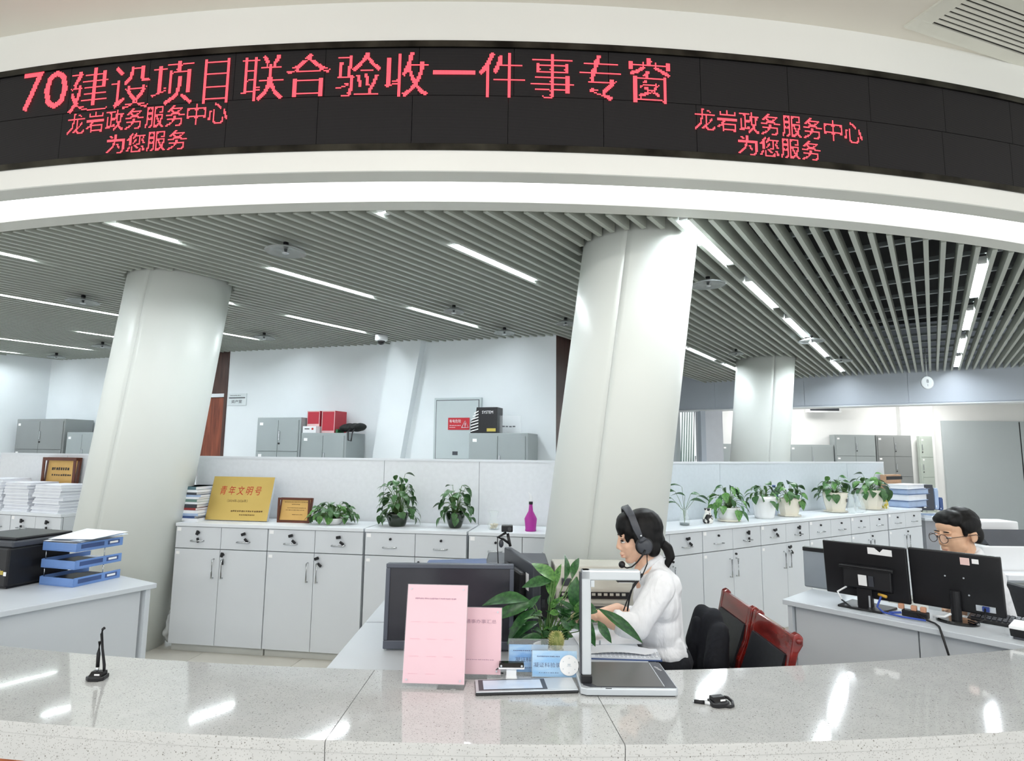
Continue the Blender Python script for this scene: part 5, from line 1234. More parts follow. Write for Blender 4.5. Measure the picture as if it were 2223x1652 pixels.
# power strip with cables
p = Zp(1985, 1335, .76)
r = thing('power_strip', 'black power strip with orange plugs and cables between the two black monitors', 'power strip', (p.x, p.y, .7506), RDF[1])
MB().box(-.05, -.02, 0, .06, .025, .03).build('strip_body', BLK, r, bevel=.004)
for i, x in enumerate((-.055, .0, .04)): MB().box(x - .012, -.012, .03, x + .012, .012, .055).build('plug', gm('skin_plug', S(214, 160, 130), .5), r, bevel=.004)
MB().tube([(.02, -.025, .02), (.06, -.05, .008), (.11, -.10, .010), (.14, -.16, .012), (.155, -.18, -.02), (.18, -.185, -.12), (.21, -.185, -.22)], .005, 8).build('power_cable', BLK, r, smooth=True)
MB().tube([(-.05, -.02, .015), (-.08, -.03, .01), (-.10, -.04, .008)], .006, 6).build('blue_cable', gm('blue_cable', S(58, 84, 170), .5), r, smooth=True)
MB().tube([(.08, .0, .02), (.13, -.01, .03), (.15, .01, .045)], .006, 6).build('white_plug', WHT, r, smooth=True)
# keyboard and card reader
p = Zp(2150, 1351, .76)
kb = thing('keyboard', 'black keyboard at the right edge of the right-hand desk', 'keyboard', (p.x, p.y, .75), RDF[1] + .03)
MB().xprism([(0, 0), (.14, 0), (.14, .028), (0, .016)], -.09, .34).build('keyboard_body', BLK, kb, bevel=.003)
key = MB().prism([(-.008, -.008), (.008, -.008), (.008, .008), (-.008, .008)], 0, .007).mesh('key'); key.materials.append(DGRY)
for i in range(20):
    for j in range(5): inst(key, 'key', kb, T(-.07 + i * .0205, .02 + j * .024, .018 + j * .0020) @ Rm(.085, 'X'))
p = Zp(2212, 1388, .752)
r = thing('card_reader', 'white-topped black card reader at the right frame edge', 'card reader', (p.x - .02, p.y + .02, .75), RDF[1])
MB().xprism([(0, .01), (.12, .01), (.12, .05), (-.015, .045)], 0, .16).build('reader_body', BLK, r, bevel=.003); MB().xprism([(-.016, .045), (.12, .05), (.12, .062), (-.012, .058)], -.002, .162).build('white_top', WHT, r, bevel=.003); MB().box(.01, .0, 0, .15, .11, .01).build('foot', DGRY, r)
# white printer on a side desk beyond the man
p = Yp(2142, 1250, 3.75)
t = thing('office_desk', 'white desk under the white printer at right', 'desk', (p.x - .03, 3.70, 0)); zd = p.z
MB().box(0, 0, zd - .03, 1.1, .6, zd).build('desk_top', DESK, t, bevel=.003); MB().box(.02, .03, 0, .045, .58, zd - .03).build('end_panel', DESKP, t); MB().box(.045, .03, 0, 1.05, .05, zd - .03).build('front_panel', gm('drawer_grey', S(176, 178, 176), .4), t)
r = thing('printer', 'white laser printer behind the man at the right frame edge', 'printer', (p.x + .0, 3.76, zd)); hz = Yp(2150, 1184, 3.8).z - zd
MB().box(0, 0, 0, .42, .38, hz).build('printer_body', WHT, r, bevel=.008); MB().box(.02, .22, hz, .42, .38, Yp(2150, 1131, 4.0).z - zd).build('scanner_top', WHT, r, bevel=.008)
MB().xprism([(.02, hz), (.20, hz), (.20, hz + .07), (.12, hz + .09)], .06, .40).build('paper_tray', DGRY, r); MB().box(.05, .04, hz, .38, .2, hz + .006).build('output_slot', BLK, r); MB().box(.02, -.15, .002, .34, -.01, .03).build('paper_feed', PAP, r)
# ---- far desk clutter at the end of the right run
p, q = Yp(1998, 1122, 7.25), Yp(2062, 1114, 7.25)
t = thing('office_desk', 'grey desk beyond the last right-hand cabinet, loaded with files', 'desk', (p.x - .05, 7.1, 0)); zd = p.z; GDK = gm('grey_desk', S(150, 153, 158), .45)
MB().box(0, 0, zd - .03, .62, .7, zd).build('desk_top', DESK, t, bevel=.003); MB().box(.05, .03, 0, .58, .06, zd - .03).build('front_panel', GDK, t); MB().box(.02, .03, 0, .05, .66, zd - .03).build('end_panel', GDK, t)
def far_item(name, label, cat, px0, px1, py0, py1, y, m, lean=0.0, dep=.2):
    a, b = Yp(px0, py1, y), Yp(px1, py0, y); r = thing(name, label, cat, (a.x, y, max(a.z, zd)))
    w2, h2 = Yp(px1, py1, y).x - a.x, b.z - max(a.z, zd)
    MB().box(0, 0, 0, w2, dep, h2).build('shell', m, r, bevel=.006, mtx=Rm(lean, 'Y')); MB().box(.02 * w2, -.004, h2 * .08, w2 * .98, 0, h2 * .9).build('front_face', m, r, mtx=Rm(lean, 'Y')); MB().box(.1 * w2, -.006, h2 * .1, w2 * .3, -.004, h2 * .2).build('spine_label', LABL, r, mtx=Rm(lean, 'Y'))
far_item('file_box', 'dark grey file box standing on the far desk', 'box', 2003, 2029, 1052, 1108, 7.3, DGRY)
far_item('file_box', 'blue file box standing right of the dark one on the far desk', 'box', 2031, 2039, 1060, 1106, 7.3, LBLUE)
far_item('file_box', 'narrow blue file box at the right of the far desk', 'box', 2041, 2048, 1080, 1108, 7.3, DBLUE)
far_item('monitor', 'black screen lying low behind the blue folders', 'monitor', 1950, 2004, 1055, 1110, 7.6, BLK)
p = Yp(2052, 1112, 7.2); r = thing('paper_stack', 'loose white papers on the far desk beside the file boxes', 'paper', (p.x - .08, 7.18, zd)); MB().box(-.1, 0, 0, .1, .2, .02).build('lower_sheets', PAP, r); MB().box(-.09, .01, .02, .11, .2, .032).build('upper_sheets', LBLUE, r, mtx=Rm(.1, 'Z'))
# blue folders on the last cabinet
q0 = on_right(1968, .20); z = HT; rnd = random.Random(3)
for i in range(4):
    t_ = (.075, .07, .06, .05)[i]; m = [DBLUE, LBLUE, DBLUE, PAP][i]
    r = thing('folder', ['lowest dark blue', 'pale blue', 'upper dark blue', 'topmost white and blue'][i] + ' folder in the pile on the last cabinet', 'folder', (q0.x + rnd.uniform(-.02, .02), q0.y, z), AR + rnd.uniform(-.08, .08), 'folders piled on the last cabinet')
    MB().box(-.24, -.15, 0, .24, .08, .004).box(-.24, -.15, t_ - .005, .24, .08, t_ - .001).box(-.24, .076, .004, .24, .08, t_ - .005).build('cover', m, r); MB().box(-.23, -.14, .004, .22, .07, t_ - .005).build('papers', PAP if i % 2 else LBLUE, r); z += t_ + .001
r = thing('carton', 'brown card box on top of the blue folders', 'box', (q0.x + nR.x * .125 + DR.x * .06, q0.y + nR.y * .125 + DR.y * .06, HT), AR); MB().box(-.2, 0, 0, .16, .07, .36).build('carton_body', TEA, r, bevel=.004); MB().box(-.2, -.002, .30, .18, 0, .34).build('tape', BLK, r)
# ---- left desk
def ldw(px, py, z=.75): return Zp(px, py, z)
c0, cl, cr = ldw(157, 1276), ldw(84, 1269), ldw(248, 1256)
dl, dr_ = (cl - c0), (cr - c0); w_ = dl.length; dp = dr_.length
an = math.atan2((c0 - cl).y, (c0 - cl).x)
tr = thing('letter_tray', 'three-tier blue letter tray with papers on the left desk', 'letter tray', (cl.x, cl.y, .75), an); dp = .30
for k in range(3):
    z = k * .098
    t_ = MB().box(0, 0, z, w_, dp, z + .006).box(0, 0, z + .006, w_, .006, z + .048).box(0, .006, z + .006, .006, dp, z + .05).box(w_ - .006, .006, z + .006, w_, dp, z + .05).build('tray', BLUE, tr, bevel=.002)
    for j, (a, b) in enumerate(((.10, .58), (.66, .92))): MB().box(w_ - .001, dp * a, z + .016, w_ + .001, dp * b, z + .040).build('side_inlay', DBLUE, t_)
    MB().box(w_ + .0005, dp * .70, z + .022, w_ + .0018, dp * .88, z + .034).build('white_print', LABL, t_)
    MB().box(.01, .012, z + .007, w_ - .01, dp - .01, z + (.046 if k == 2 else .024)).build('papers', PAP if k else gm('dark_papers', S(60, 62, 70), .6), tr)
    if k < 2:
        MB().box(.03, .02, z + .025, w_ - .05, .20, z + .034).build('dark_folder', BLK, tr)
        for x, y in ((.006, .02), (w_ - .006, dp * .62)): MB().tube([(x, y, z + .04), (x, y, z + .10)], .0028, 6).build('riser_rod', CHROME, tr, smooth=True)
for i, (a, ox, oy) in enumerate(((.06, .01, .02), (-.2, .03, .05), (.3, .05, .08))):
    p_ = tr.matrix_basis @ Vector((0, 0, 0))
r = thing('paper_stack', 'crooked pile of pale blue-white papers on top of the letter tray', 'paper', tuple(Vector((cl.x, cl.y, .75 + .246))), an)
for i, (a, ox, oy) in enumerate(((.05, .0, .0), (-.12, .01, .02), (.18, .02, .01))):
    MB().add([(.0 + ox, .0 + oy, .004 + i * .007), (w_ + .01 + ox, .01 + oy, .005 + i * .007), (w_ + .02 + ox, .29 + oy, .012 + i * .008), (.0 + ox, .28 + oy, .022 + i * .010), (w_ * .5, .15, .012 + i * .012)], [(0, 1, 4), (1, 2, 4), (2, 3, 4), (3, 0, 4)]).build('sheet', [PAP, gm('pale_blue_paper', S(216, 230, 246), .7), PAP][i], r, mtx=T(w_ / 2, .14, 0) @ Rm(a, 'Z') @ T(-w_ / 2, -.14, 0))
a, b = ldw(96, 1268, .752), ldw(20, 1281, .752)
r = thing('printer', 'black desktop printer at the left frame edge on the left desk', 'printer', (b.x - .135 * math.cos(an), b.y - .135 * math.sin(an), .75), an); hz = Yp(30, 1175, b.y).z - .75
MB().box(-.30, 0, .01, .10, .36, hz - .04).build('printer_body', BLK, r, bevel=.012); MB().box(-.31, .01, hz - .04, .11, .38, hz - .005).build('scanner_lid', DGRY, r, bevel=.008); MB().box(-.29, .04, hz - .005, .09, .37, hz + .012).build('document_feeder', BLK, r, bevel=.006)
MB().box(.015, -.003, hz * .28, .05, 0, hz * .40).build('white_label', LABL, r); MB().box(.055, -.003, hz * .30, .075, 0, hz * .38).build('yellow_label', gm('yellow_label', S(190, 170, 80), .5), r); MB().box(.08, -.003, hz * .28, .098, 0, hz * .36).build('white_label', LABL, r)
MB().box(-.25, -.005, .03, -.02, 0, .08).build('front_slot', BLKG, r); MB().box(-.28, .02, 0, .08, .34, .012).build('foot', BLK, r)
# brown board and plastic bag beside the column foot
p = Zp(352, 1400, 0)
r = thing('umbrella', 'brown furled umbrella between the left column and the cabinets', 'umbrella', (p.x + .05, p.y + .12, 0)); MB().tube([(0, 0, 0), (.01, .0, .10), (.03, .01, .50), (.05, .02, .66)], [.008, .022, .03, .012], 10).build('canopy', gm('brown_cloth', S(134, 82, 44), .7), r, smooth=True); MB().tube([(.05, .02, .66), (.06, .02, .76)], .007, 8).build('handle', FRAMEW, r, smooth=True)
r = thing('plastic_bag', 'crumpled white plastic bag on the floor beside the left column', 'bag', (p.x + .045, p.y + .0, 0)); mb = MB(); rnd = random.Random(8)
for i in range(7): mb.ell((rnd.uniform(-.012, .012), rnd.uniform(-.03, .03), .05 + i * .026), (.03 - i * .002, .04, .035))
o = mb.build('bag_body', gm('thin_white_plastic', S(226, 228, 228), .3, .05, 20.), r); rm = o.modifiers.new('r', 'REMESH'); rm.mode = 'VOXEL'; rm.voxel_size = .008; rm.use_smooth_shade = True
MB().tube([(-.015, 0, .22), (0, 0, .27), (.015, 0, .22)], .004, 6).build('bag_handle', WHT, r, smooth=True)
# ================================================================== chairs
def wood_chair(label, y0, y1, x, ztop):
    r = thing('wooden_chair', label, 'chair', (x, (y0 + y1) / 2, 0), 0, 'red wooden chairs behind the counter'); hw = (y1 - y0) / 2
    for s in (-1, 1):
        yy = s * hw
        pr = [(-.010, .0), (.012, .0), (.005, .30), (.0, .45), (.025, .62), (.065, ztop - .06), (.085, ztop - .03), (.088, ztop), (.070, ztop + .018), (.048, ztop + .008), (.040, ztop - .03), (.015, ztop - .14), (-.022, .60), (-.038, .45), (-.032, .30)]
        MB().yprism(pr, yy - .019, yy + .019).build('back_post', RWOOD, r, bevel=.006)
        MB().lathe([(.012, -.024), (.012, .024)], 12).build('post_boss', RWOOD, r, smooth=True, mtx=T(.068, yy, ztop - .012) @ Rm(pi / 2, 'X'))
        MB().tube([(-.42, s * (hw - .02), 0), (-.42, s * (hw - .02), .41)], [.018, .024], 8).build('front_leg', RWOOD, r, smooth=True)
    MB().yprism([(.030, ztop - .075), (.052, ztop - .075), (.078, ztop + .0), (.050, ztop + .006)], -hw + .015, hw - .015).build('top_rail', RWOOD, r, bevel=.005)
    MB().yprism([(-.030, .50), (.0, .50), (.006, .56), (-.026, .56)], -hw + .015, hw - .015).build('lower_rail', RWOOD, r, bevel=.004)
    vs, fs = [], []; n = 8
    for i in range(n + 1):
        z = .555 + (ztop - .075 - .555) * i / n; k = i / n; xx = -.030 + .066 * k ** 1.5 + .010 * math.sin(k * pi)
        vs += [(xx - .012, -hw + .018, z), (xx - .012, hw - .018, z), (xx + .016, hw - .018, z), (xx + .016, -hw + .018, z)]
    for i in range(n):
        for j in range(4): fs.append((i * 4 + j, i * 4 + (j + 1) % 4, i * 4 + 4 + (j + 1) % 4, i * 4 + 4 + j))
    fs += [(3, 2, 1, 0), (n * 4, n * 4 + 1, n * 4 + 2, n * 4 + 3)]
    MB().add(vs, fs).build('backrest_pad', LEATH, r, smooth=False)
    MB().box(-.44, -hw - .01, .41, -.045, hw + .01, .445).build('seat_frame', RWOOD, r, bevel=.005); MB().box(-.42, -hw, .445, -.04, hw, .485).build('seat_pad', LEATH, r, bevel=.014)
    return r
wood_chair('red wooden chair with black leather back nearest the counter', 2.47, 2.83, 1.085, .825)
wood_chair('red wooden chair behind the nearer one, under the navy coat', 2.885, 3.245, 1.085, .825)
def blob(name, mb, m, par, vox=.006, it=6, mtx=None):
    o = mb.build(name, m, par)
    if mtx is not None: o.matrix_local = mtx
    rm = o.modifiers.new('r', 'REMESH'); rm.mode = 'VOXEL'; rm.voxel_size = vox; rm.use_smooth_shade = True
    if it: sm = o.modifiers.new('s', 'SMOOTH'); sm.factor = .5; sm.iterations = it
    return o
def wrinkle(m, scale=14., strength=.5, dist=.012):
    N, L, b = nodes_of(m); tc = N.new('ShaderNodeTexCoord'); mp = N.new('ShaderNodeMapping'); mp.inputs['Scale'].default_value = (1, 1, .55); mp.inputs['Rotation'].default_value = (.5, .3, .2)
    n = N.new('ShaderNodeTexNoise'); n.inputs['Scale'].default_value = scale; n.inputs['Detail'].default_value = 3; n.inputs['Distortion'].default_value = 1.2
    L.new(tc.outputs['Object'], mp.inputs[0]); L.new(mp.outputs[0], n.inputs['Vector'])
    bp = N.new('ShaderNodeBump'); bp.inputs['Strength'].default_value = strength; bp.inputs['Distance'].default_value = dist
    L.new(n.outputs['Fac'], bp.inputs['Height']); L.new(bp.outputs[0], b.inputs['Normal'])
wrinkle(SHIRT, 9., .8, .02); wrinkle(NAVY, 8., .5, .02)
ct_o = Yp(1530, 1400, 2.95)
coat = thing('coat', 'navy coat draped over the chair behind the woman', 'coat', tuple(Vector((ct_o.x, ct_o.y, .487))))
cl_ = Vector(coat.location)
def cw(px, py, y): return Yp(px, py, y) - cl_
mb = MB().caps(cw(1524, 1330, 3.02), cw(1512, 1392, 3.0), .042, .055).caps(cw(1518, 1392, 3.02), cw(1516, 1440, 3.02), .055, .055).caps(cw(1550, 1352, 2.98), cw(1545, 1440, 2.94), .07, .07).caps(cw(1565, 1380, 2.90), cw(1555, 1445, 2.84), .06, .06).caps(cw(1530, 1336, 3.02), cw(1560, 1348, 3.0), .042).caps(cw(1525, 1446, 3.0), cw(1565, 1448, 2.96), .055).caps(cw(1526, 1360, 3.02), cw(1530, 1440, 3.0), .06, .07)
mb.v = [(min(a, 1.026 - cl_.x), b, max(c, .004)) for a, b, c in mb.v]
blob('coat_body', mb, NAVY, coat, .010, 4)
mb = MB().caps(cw(1514, 1350, 2.99), cw(1508, 1400, 2.98), .030, .03).caps(cw(1508, 1400, 2.98), cw(1506, 1438, 2.98), .03, .026); mb.v = [(min(a, 1.026 - cl_.x), b, max(c, .004)) for a, b, c in mb.v]; blob('coat_sleeve', mb, NAVY, coat, .008, 4)
# ================================================================== people
def head_parts(mb, k=1.0, M=Matrix.Identity(4), ears=True, female=True):
    t = MB(); j = 1.0 if female else 1.12
    t.ell((.006, 0, .028), (.092, .072, .086)).ell((-.040, 0, -.030), (.056, .054 * j, .076)).ell((-.060, 0, .036), (.040, .052, .042))
    for s in (-1, 1):
        t.caps((-.030, s * .040 * j, -.062), (-.056, s * .016 * j, -.096), .022, .017); t.ell((-.060, s * .030, -.034), (.024, .020, .024)); t.ell((-.086, s * .026, .008), (.012, .022, .008)); t.ell((-.094, s * .011, -.046), (.011, .008, .008))
        if ears: t.ell((.014, s * .072, -.010), (.020, .009, .031)); t.ell((.006, s * .074, -.030), (.010, .007, .012))
    t.ell((-.062, 0, -.100), (.017, .018, .014)).caps((-.093, 0, .004), (-.1035, 0, -.038), .008, .0108)
    t.ell((-.088, 0, -.067), (.013, .021, .007)).ell((-.086, 0, -.080), (.012, .018, .008))
    t.caps((.008, 0, -.06), (.026, 0, -.17), .047 * (1 if female else 1.12), .052 * (1 if female else 1.15))
    t.v = [tuple(M @ (Vector(p) * k)) for p in t.v]; mb.add(t.v, t.f)
def face_bits(par, M, k, lash=True, female=True):
    EYW = gm('eye_white', S(236, 234, 230), .3); LIP = gm('lip_colour', S(206, 138, 124) if female else S(190, 120, 104), .4)
    def put(name, c, r_, m, rot=None):
        e = MB().ell((0, 0, 0), r_, rot, 12, 8); e.v = [tuple(M @ ((Vector(p) + Vector(c)) * k)) for p in e.v]; e.build(name, m, par, smooth=True)
    for s in (-1, 1):
        put('eyeball', (-.0835, s * .028, -.013), (.0115, .014, .0045 if female else .0060), EYW); put('iris', (-.0932, s * .028, -.0145), (.003, .0050, .0032 if female else .005), BLK)
        put('upper_lid', (-.0900, s * .028, -.0075), (.007, .0155, .0035), HAIR if lash else SKIN)
        put('eyebrow', (-.0925, s * .027, .013), (.006, .018, .0032), HAIR)
    put('lips', (-.0900, 0, -.0735), (.0075, .0175, .0075), LIP)
# ---- woman
HW = Yp(1390, 1165, 2.75)
wm = thing('person', 'woman in a white shirt wearing a headset, seated in profile behind the counter', 'person', (HW.x + .12, 2.75, .487))
O_ = Vector(wm.location)
def wp(px, py, y=2.75): return Yp(px, py, y) - O_
Mh = Matrix.Translation(HW - O_) @ Rm(math.radians(-5), 'Y')
body = MB(); head_parts(body, 1.0, Mh, True, True)
nk = wp(1402, 1242)
body.caps(nk, wp(1420, 1300), .055, .07).caps(wp(1422, 1280), wp(1430, 1400), .07, .08).caps(wp(1430, 1266, 2.61), wp(1430, 1266, 2.89), .045)
body.caps(wp(1432, 1268, 2.585), wp(1380, 1362, 2.55), .040, .036).caps(wp(1380, 1362, 2.55), wp(1330, 1348, 2.53), .038, .034).caps(wp(1330, 1348, 2.53), wp(1298, 1338, 2.53), .034, .024)
body.caps(wp(1427, 1268, 2.91), wp(1386, 1348, 2.95), .040, .036).caps(wp(1386, 1348, 2.95), wp(1340, 1324, 2.88), .036, .032).caps(wp(1340, 1324, 2.88), wp(1304, 1332, 2.80), .031, .023)
def hand(mb, wr, dirv, side, palm_n):
    d = Vector(dirv).normalized(); n = Vector(palm_n).normalized(); a = d.cross(n).normalized() * side; wr = Vector(wr)
    mb.caps(wr, wr + d * .05, .022, .026)
    for i, (off, ln) in enumerate(((-.026, .060), (-.009, .070), (.009, .064), (.025, .050))):
        b0 = wr + d * .062 + a * off; mb.caps(wr + d * .03 + a * off * .7, b0, .011, .0092)
        b1 = b0 + d * ln * .5 - n * ln * .18; b2 = b1 + d * ln * .34 - n * ln * .38
        mb.caps(b0, b1, .0092, .0082); mb.caps(b1, b2, .0082, .0068)
    t0 = wr + d * .016 - a * .022; t1 = t0 + d * .030 - a * .026 - n * .010; t2 = t1 + d * .028 - a * .008 - n * .008
    mb.caps(wr + d * .008, t0, .018, .014); mb.caps(t0, t1, .0125, .0105); mb.caps(t1, t2, .0105, .0082)
hand(body, wp(1298, 1338, 2.53), (-.95, .25, .10), 1, (.1, 0, 1)); hand(body, wp(1304, 1332, 2.80), (-.9, -.25, -.12), -1, (-.1, 0, 1))
blob('body', body, SKIN, wm, .004, 2)
face_bits(wm, Mh, 1.0)
hr = MB()
def hl(mb, c, r_): e = MB().ell(c, r_); mb.add([tuple(Mh @ Vector(p)) for p in e.v], e.f)
hl(hr, (.016, 0, .040), (.094, .082, .088)); hl(hr, (.050, 0, -.004), (.055, .074, .064)); hl(hr, (-.052, 0, .068), (.052, .062, .050)); hl(hr, (-.078, 0, .050), (.030, .050, .038)); hl(hr, (-.086, 0, .034), (.018, .044, .026))
for s in (-1, 1): hl(hr, (.004, s * .066, .006), (.050, .020, .060)); hl(hr, (-.048, s * .052, .040), (.034, .018, .038)); hl(hr, (-.068, s * .050, .014), (.013, .010, .030)); hl(hr, (.04, s * .055, -.045), (.035, .025, .04))
hl(hr, (.085, 0, -.020), (.026, .030, .030))
blob('hair', hr, HAIR, wm, .005, 2)
pt = MB().caps(wp(1434, 1176), wp(1449, 1190), .019, .024).caps(wp(1449, 1190), wp(1455, 1208), .024, .022).caps(wp(1455, 1208), wp(1449, 1232), .021, .007).caps(wp(1452, 1212), wp(1440, 1228), .012, .004)
blob('ponytail', pt, HAIR, wm, .0045, 2); MB().tube([wp(1436 + 6 * math.cos(a), 1178, 2.75 + .022 * math.sin(a)) for a in [i * pi / 6 for i in range(13)]], .005, 6).build('hair_tie', BLK, wm, smooth=True)
sh = MB()
sh.ell(wp(1424, 1305), (.100, .160, .115)).ell(wp(1427, 1362), (.098, .150, .120)).ell(wp(1436, 1404), (.105, .160, .070)).caps(wp(1432, 1268, 2.615), wp(1430, 1268, 2.885), .064)
sh.caps(wp(1434, 1276, 2.59), wp(1382, 1360, 2.55), .064, .054).caps(wp(1384, 1360, 2.55), wp(1356, 1356, 2.535), .055, .052)
sh.caps(wp(1428, 1276, 2.91), wp(1388, 1348, 2.95), .062, .054).caps(wp(1388, 1348, 2.95), wp(1372, 1338, 2.92), .052, .050)
sh.caps(wp(1417, 1236), wp(1440, 1275), .056, .085).caps(wp(1430, 1216), wp(1416, 1248), .028, .056)
sh.caps(wp(1438, 1300), wp(1442, 1400), .085, .09)
sh.ell(wp(1412, 1256), (.066, .085, .050)).caps(wp(1462, 1402, 2.66), wp(1482, 1424, 2.66), .045, .025).caps(wp(1462, 1400, 2.82), wp(1476, 1420, 2.84), .05, .03)
blob('shirt', sh, SHIRT, wm, .006, 5)
co = MB()
for s in (-1, 1):
    yy = 2.75 + s * .045
    co.caps(wp(1432, 1208, 2.75 + s * .012), wp(1412, 1222, yy), .012, .014).caps(wp(1412, 1222, yy), wp(1392, 1244, 2.75 + s * .038), .014, .012).caps(wp(1392, 1244, 2.75 + s * .038), wp(1398, 1262, 2.75 + s * .05), .011, .006)
blob('collar', co, SHIRT, wm, .0045, 2)
cf = MB()
for j, (a, rr) in enumerate(((0, .050), (.5, .053), (1, .049))):
    p = wp(1352 - 14 * a, 1355 - 5 * a, 2.533); cf.ell(p, (.016, rr, rr))
blob('rolled_cuff', cf, SHIRT, wm, .005, 2)
pa = MB().ell(wp(1438, 1428), (.13, .17, .085))
for s, yy in ((-1, 2.66), (1, 2.84)):
    k1 = Vector((O_.x - .42, yy, .50)) - O_; pa.caps(Vector((O_.x, yy, .57)) - O_, k1, .085, .066); pa.caps(k1, Vector((O_.x - .40, yy, .09)) - O_, .062, .045)
blob('trousers', pa, NAVY, wm, .009, 3)
for yy in (2.66, 2.84):
    MB().ell(Vector((O_.x - .44, yy, .04)) - O_, (.12, .045, .04)).build('shoe', BLK, wm, smooth=True)
MB().tube([wp(1394, 1246, 2.70), wp(1375, 1270, 2.66), wp(1366, 1300, 2.66), wp(1362, 1326, 2.68)], .004, 6).build('lanyard', BLK, wm, smooth=True)
# headset
hs = thing('headset', 'black headset with boom microphone on the woman\'s head', 'headset', tuple(HW))
Mr = Rm(math.radians(-5), 'Y')
def hp(*c): return Mr @ Vector(c)
band = [(-.018, -.104, .005), (-.034, -.102, .050), (-.046, -.080, .104), (-.054, -.036, .132), (-.056, 0, .140), (-.054, .036, .132), (-.046, .080, .104), (-.034, .102, .050), (-.018, .104, .005)]
vs, fs = [], []
for i, c in enumerate(band):
    p = Vector(c); o_ = Vector((0, c[1], c[2] - .02)).normalized()
    for wx, th in ((-.015, 0), (.015, 0), (.015, .010), (-.015, .010)): vs.append(hp(*(p + Vector((wx * (1 - .35 * abs(i - 4) / 4 * (abs(i - 4) == 4)), 0, .25 * wx)) + o_ * (th - .005))))
for i in range(len(band) - 1):
    for j in range(4): fs.append((i * 4 + j, i * 4 + (j + 1) % 4, i * 4 + 4 + (j + 1) % 4, i * 4 + 4 + j))
fs += [(3, 2, 1, 0), (32, 33, 34, 35)]
MB().add(vs, fs).build('headband', DGRY, hs, smooth=True, bevel=.002)
for s in (-1, 1):
    Mc = Matrix.Translation(hp(-.006, s * .094, -.026)) @ Rm(-pi / 2 * s, 'X')
    MB().lathe([(.030, -.010), (.038, -.006), (.040, .002), (.036, .008)], 24).build('ear_cushion', BLK, hs, smooth=True, mtx=Mc)
    MB().lathe([(.034, .008), (.033, .014), (.027, .021), (.006, .023)], 24).build('ear_cup', DGRY, hs, smooth=True, mtx=Mc)
    MB().tube([hp(-.018, s * .108, .010), hp(-.012, s * .110, -.002)], [.013, .020], 10).build('cup_yoke', DGRY, hs, smooth=True)
MB().ell(hp(-.020, -.114, .020), (.005, .003, .005), seg=10, rings=6).build('rivet', CHROME, hs, smooth=True)
MB().tube([hp(-.008, -.117, -.040), hp(-.022, -.116, -.062), hp(-.045, -.100, -.092), hp(-.068, -.088, -.112), hp(-.088, -.075, -.118), hp(-.100, -.065, -.112)], [.0045, .004, .0032, .003, .003, .003], 8).build('microphone_boom', BLK, hs, smooth=True)
MB().ell(hp(-.106, -.062, -.104), (.015, .015, .0155)).build('microphone_foam', BLK, hs, smooth=True)
MB().tube([hp(.0, -.106, -.062), hp(-.004, -.11, -.10), hp(-.030, -.105, -.15), hp(-.085, -.10, -.21), hp(-.125, -.10, -.29)], .0028, 6).build('cable', BLK, hs, smooth=True)
# ---- man
HM = Yp(2080, 1155, 3.30)
mn = thing('person', 'man with glasses and white collar looking left behind the right-hand monitors', 'person', (HM.x + .04, 3.34, .47)); O_ = Vector(mn.location)
KM = 1.10; Mm = Matrix.Translation(HM - O_) @ Rm(math.radians(8), 'Z') @ Rm(math.radians(-6), 'Y')
def mp_(x, y, z): return Mm @ Vector((x, y, z))
body = MB(); head_parts(body, KM, Mm, True, False)
base = HM - O_
body.caps(base + Vector((.03, .0, -.20)), base + Vector((.05, .02, -.55)), .10, .12).caps(base + Vector((.04, -.16, -.24)), base + Vector((.04, .19, -.24)), .05)
for s in (-1, 1):
    e = base + Vector((.09, s * .17, -.47)); body.caps(base + Vector((.04, s * .15, -.25)), e, .046, .04); w0 = base + Vector((-.05, s * .10, -.345)); body.caps(e, w0, .038, .027); hand(body, w0, (-1, -s * .15, -.1), s, (0, 0, 1))
blob('body', body, SKINM, mn, .0045, 2)
face_bits(mn, Mm @ Matrix.Scale(1.0, 4), KM, False, False)
hr = MB()
def hm(mb, c, r_): e = MB().ell(c, r_); mb.add([tuple(Mm @ (Vector(p) * KM)) for p in e.v], e.f)
hm(hr, (.018, 0, .048), (.090, .080, .076)); hm(hr, (.055, 0, .0), (.048, .070, .060)); hm(hr, (-.035, 0, .078), (.056, .066, .036)); hm(hr, (-.066, .012, .068), (.032, .050, .026)); hm(hr, (-.050, -.044, .066), (.036, .022, .030)); hm(hr, (-.080, .0, .058), (.016, .045, .018))
for s in (-1, 1): hm(hr, (.012, s * .068, .040), (.056, .018, .042)); hm(hr, (-.024, s * .064, .022), (.014, .012, .038)); hm(hr, (.045, s * .060, -.01), (.034, .02, .045))
blob('hair', hr, HAIR, mn, .005, 2)
sh = MB().ell(base + Vector((.06, .01, -.42)), (.11, .17, .20)).caps(base + Vector((.05, -.14, -.215)), base + Vector((.05, .17, -.215)), .066).caps(base + Vector((.06, 0, -.13)), base + Vector((.06, 0, -.26)), .065, .11)
for s in (-1, 1): sh.caps(base + Vector((.04, s * .16, -.27)), base + Vector((.09, s * .17, -.47)), .064, .056); sh.caps(base + Vector((.09, s * .17, -.47)), base + Vector((-.01, s * .13, -.39)), .054, .044)
blob('shirt', sh, SHIRT, mn, .007, 4)
co = MB()
for s in (-1, 1): co.caps(base + Vector((.085, s * .025, -.095)), base + Vector((.035, s * .070, -.125)), .018, .018); co.caps(base + Vector((.035, s * .070, -.125)), base + Vector((-.04, s * .035, -.18)), .017, .012)
blob('collar', co, SHIRT, mn, .005, 2)
pa = MB().ell(Vector((.04, 0, .06)), (.15, .19, .10))
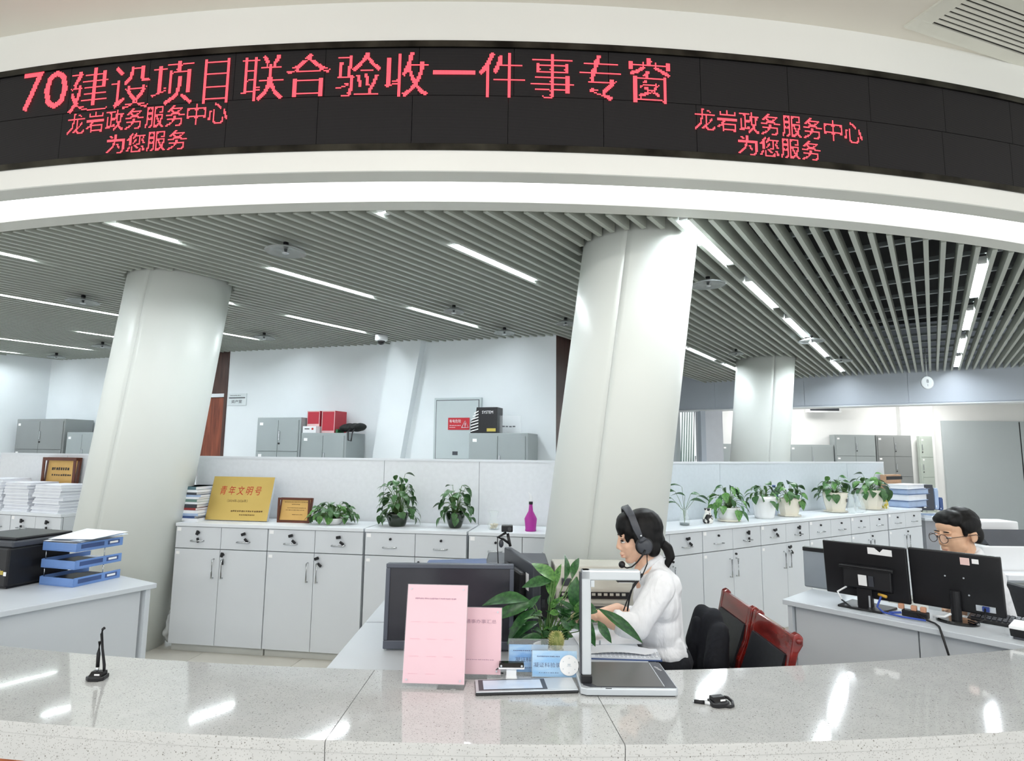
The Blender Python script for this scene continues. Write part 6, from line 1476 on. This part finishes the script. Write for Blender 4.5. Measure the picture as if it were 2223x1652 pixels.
for s in (-1, 1): k1 = Vector((-.40, s * .12, .04)); pa.caps(Vector((.0, s * .10, .07)), k1, .085, .066); pa.caps(k1, Vector((-.38, s * .12, -.38)), .062, .045)
blob('trousers', pa, NAVY, mn, .010, 3)
for s in (-1, 1): MB().ell(Vector((-.43, s * .12, -.43)), (.12, .045, .038)).build('shoe', BLK, mn, smooth=True)
gl = thing('glasses', 'thin dark-framed glasses on the man\'s face', 'glasses', tuple(HM)); Mg = Rm(math.radians(8), 'Z') @ Rm(math.radians(-6), 'Y')
def gp(x, y, z): return Mg @ (Vector((x, y, z)) * KM)
FRG = gm('dark_bronze_frame', S(62, 46, 40), .3)
for s in (-1, 1):
    c = (-.121, s * .031, -.016); ringp = [gp(c[0] + .006 * abs(math.cos(a)), c[1] + .0245 * math.cos(a), c[2] + .021 * math.sin(a)) for a in [i * pi / 10 for i in range(21)]]
    MB().tube(ringp, .0018, 6).build('rim', FRG, gl, smooth=True)
    MB().add(ringp[:-1], [tuple(range(20))]).build('lens', glass('spectacle_lens', (.9, .92, .95), .10), gl)
    MB().tube([gp(-.115, s * .055, -.010), gp(-.05, s * .078, -.006), gp(.01, s * .088, -.002), gp(.028, s * .088, -.014)], .0018, 6).build('temple', FRG, gl, smooth=True)
MB().tube([gp(-.119, -.008, -.010), gp(-.121, 0, -.006), gp(-.119, .008, -.010)], .0018, 6).build('bridge', FRG, gl, smooth=True)
# office chair under the man
oc = thing('office_chair', 'black office chair under the man', 'chair', (HM.x + .10, 3.34, 0))
MB().box(-.24, -.24, .36, .22, .24, .425).build('seat', LEATH, oc, bevel=.02); MB().tube([(0, 0, .08), (0, 0, .36)], .028, 10).build('gas_lift', BLK, oc, smooth=True)
for k in range(5): MB().tube([(0, 0, .09), (.26 * math.cos(k * 1.2566), .26 * math.sin(k * 1.2566), .06), (.27 * math.cos(k * 1.2566), .27 * math.sin(k * 1.2566), .0)], [.022, .016, .016], 8).build('foot', BLK, oc, smooth=True)
MB().box(.20, -.20, .50, .25, .20, .86).build('backrest', LEATH, oc, bevel=.02); MB().box(.18, -.03, .42, .24, .03, .55).build('back_bracket', BLK, oc)
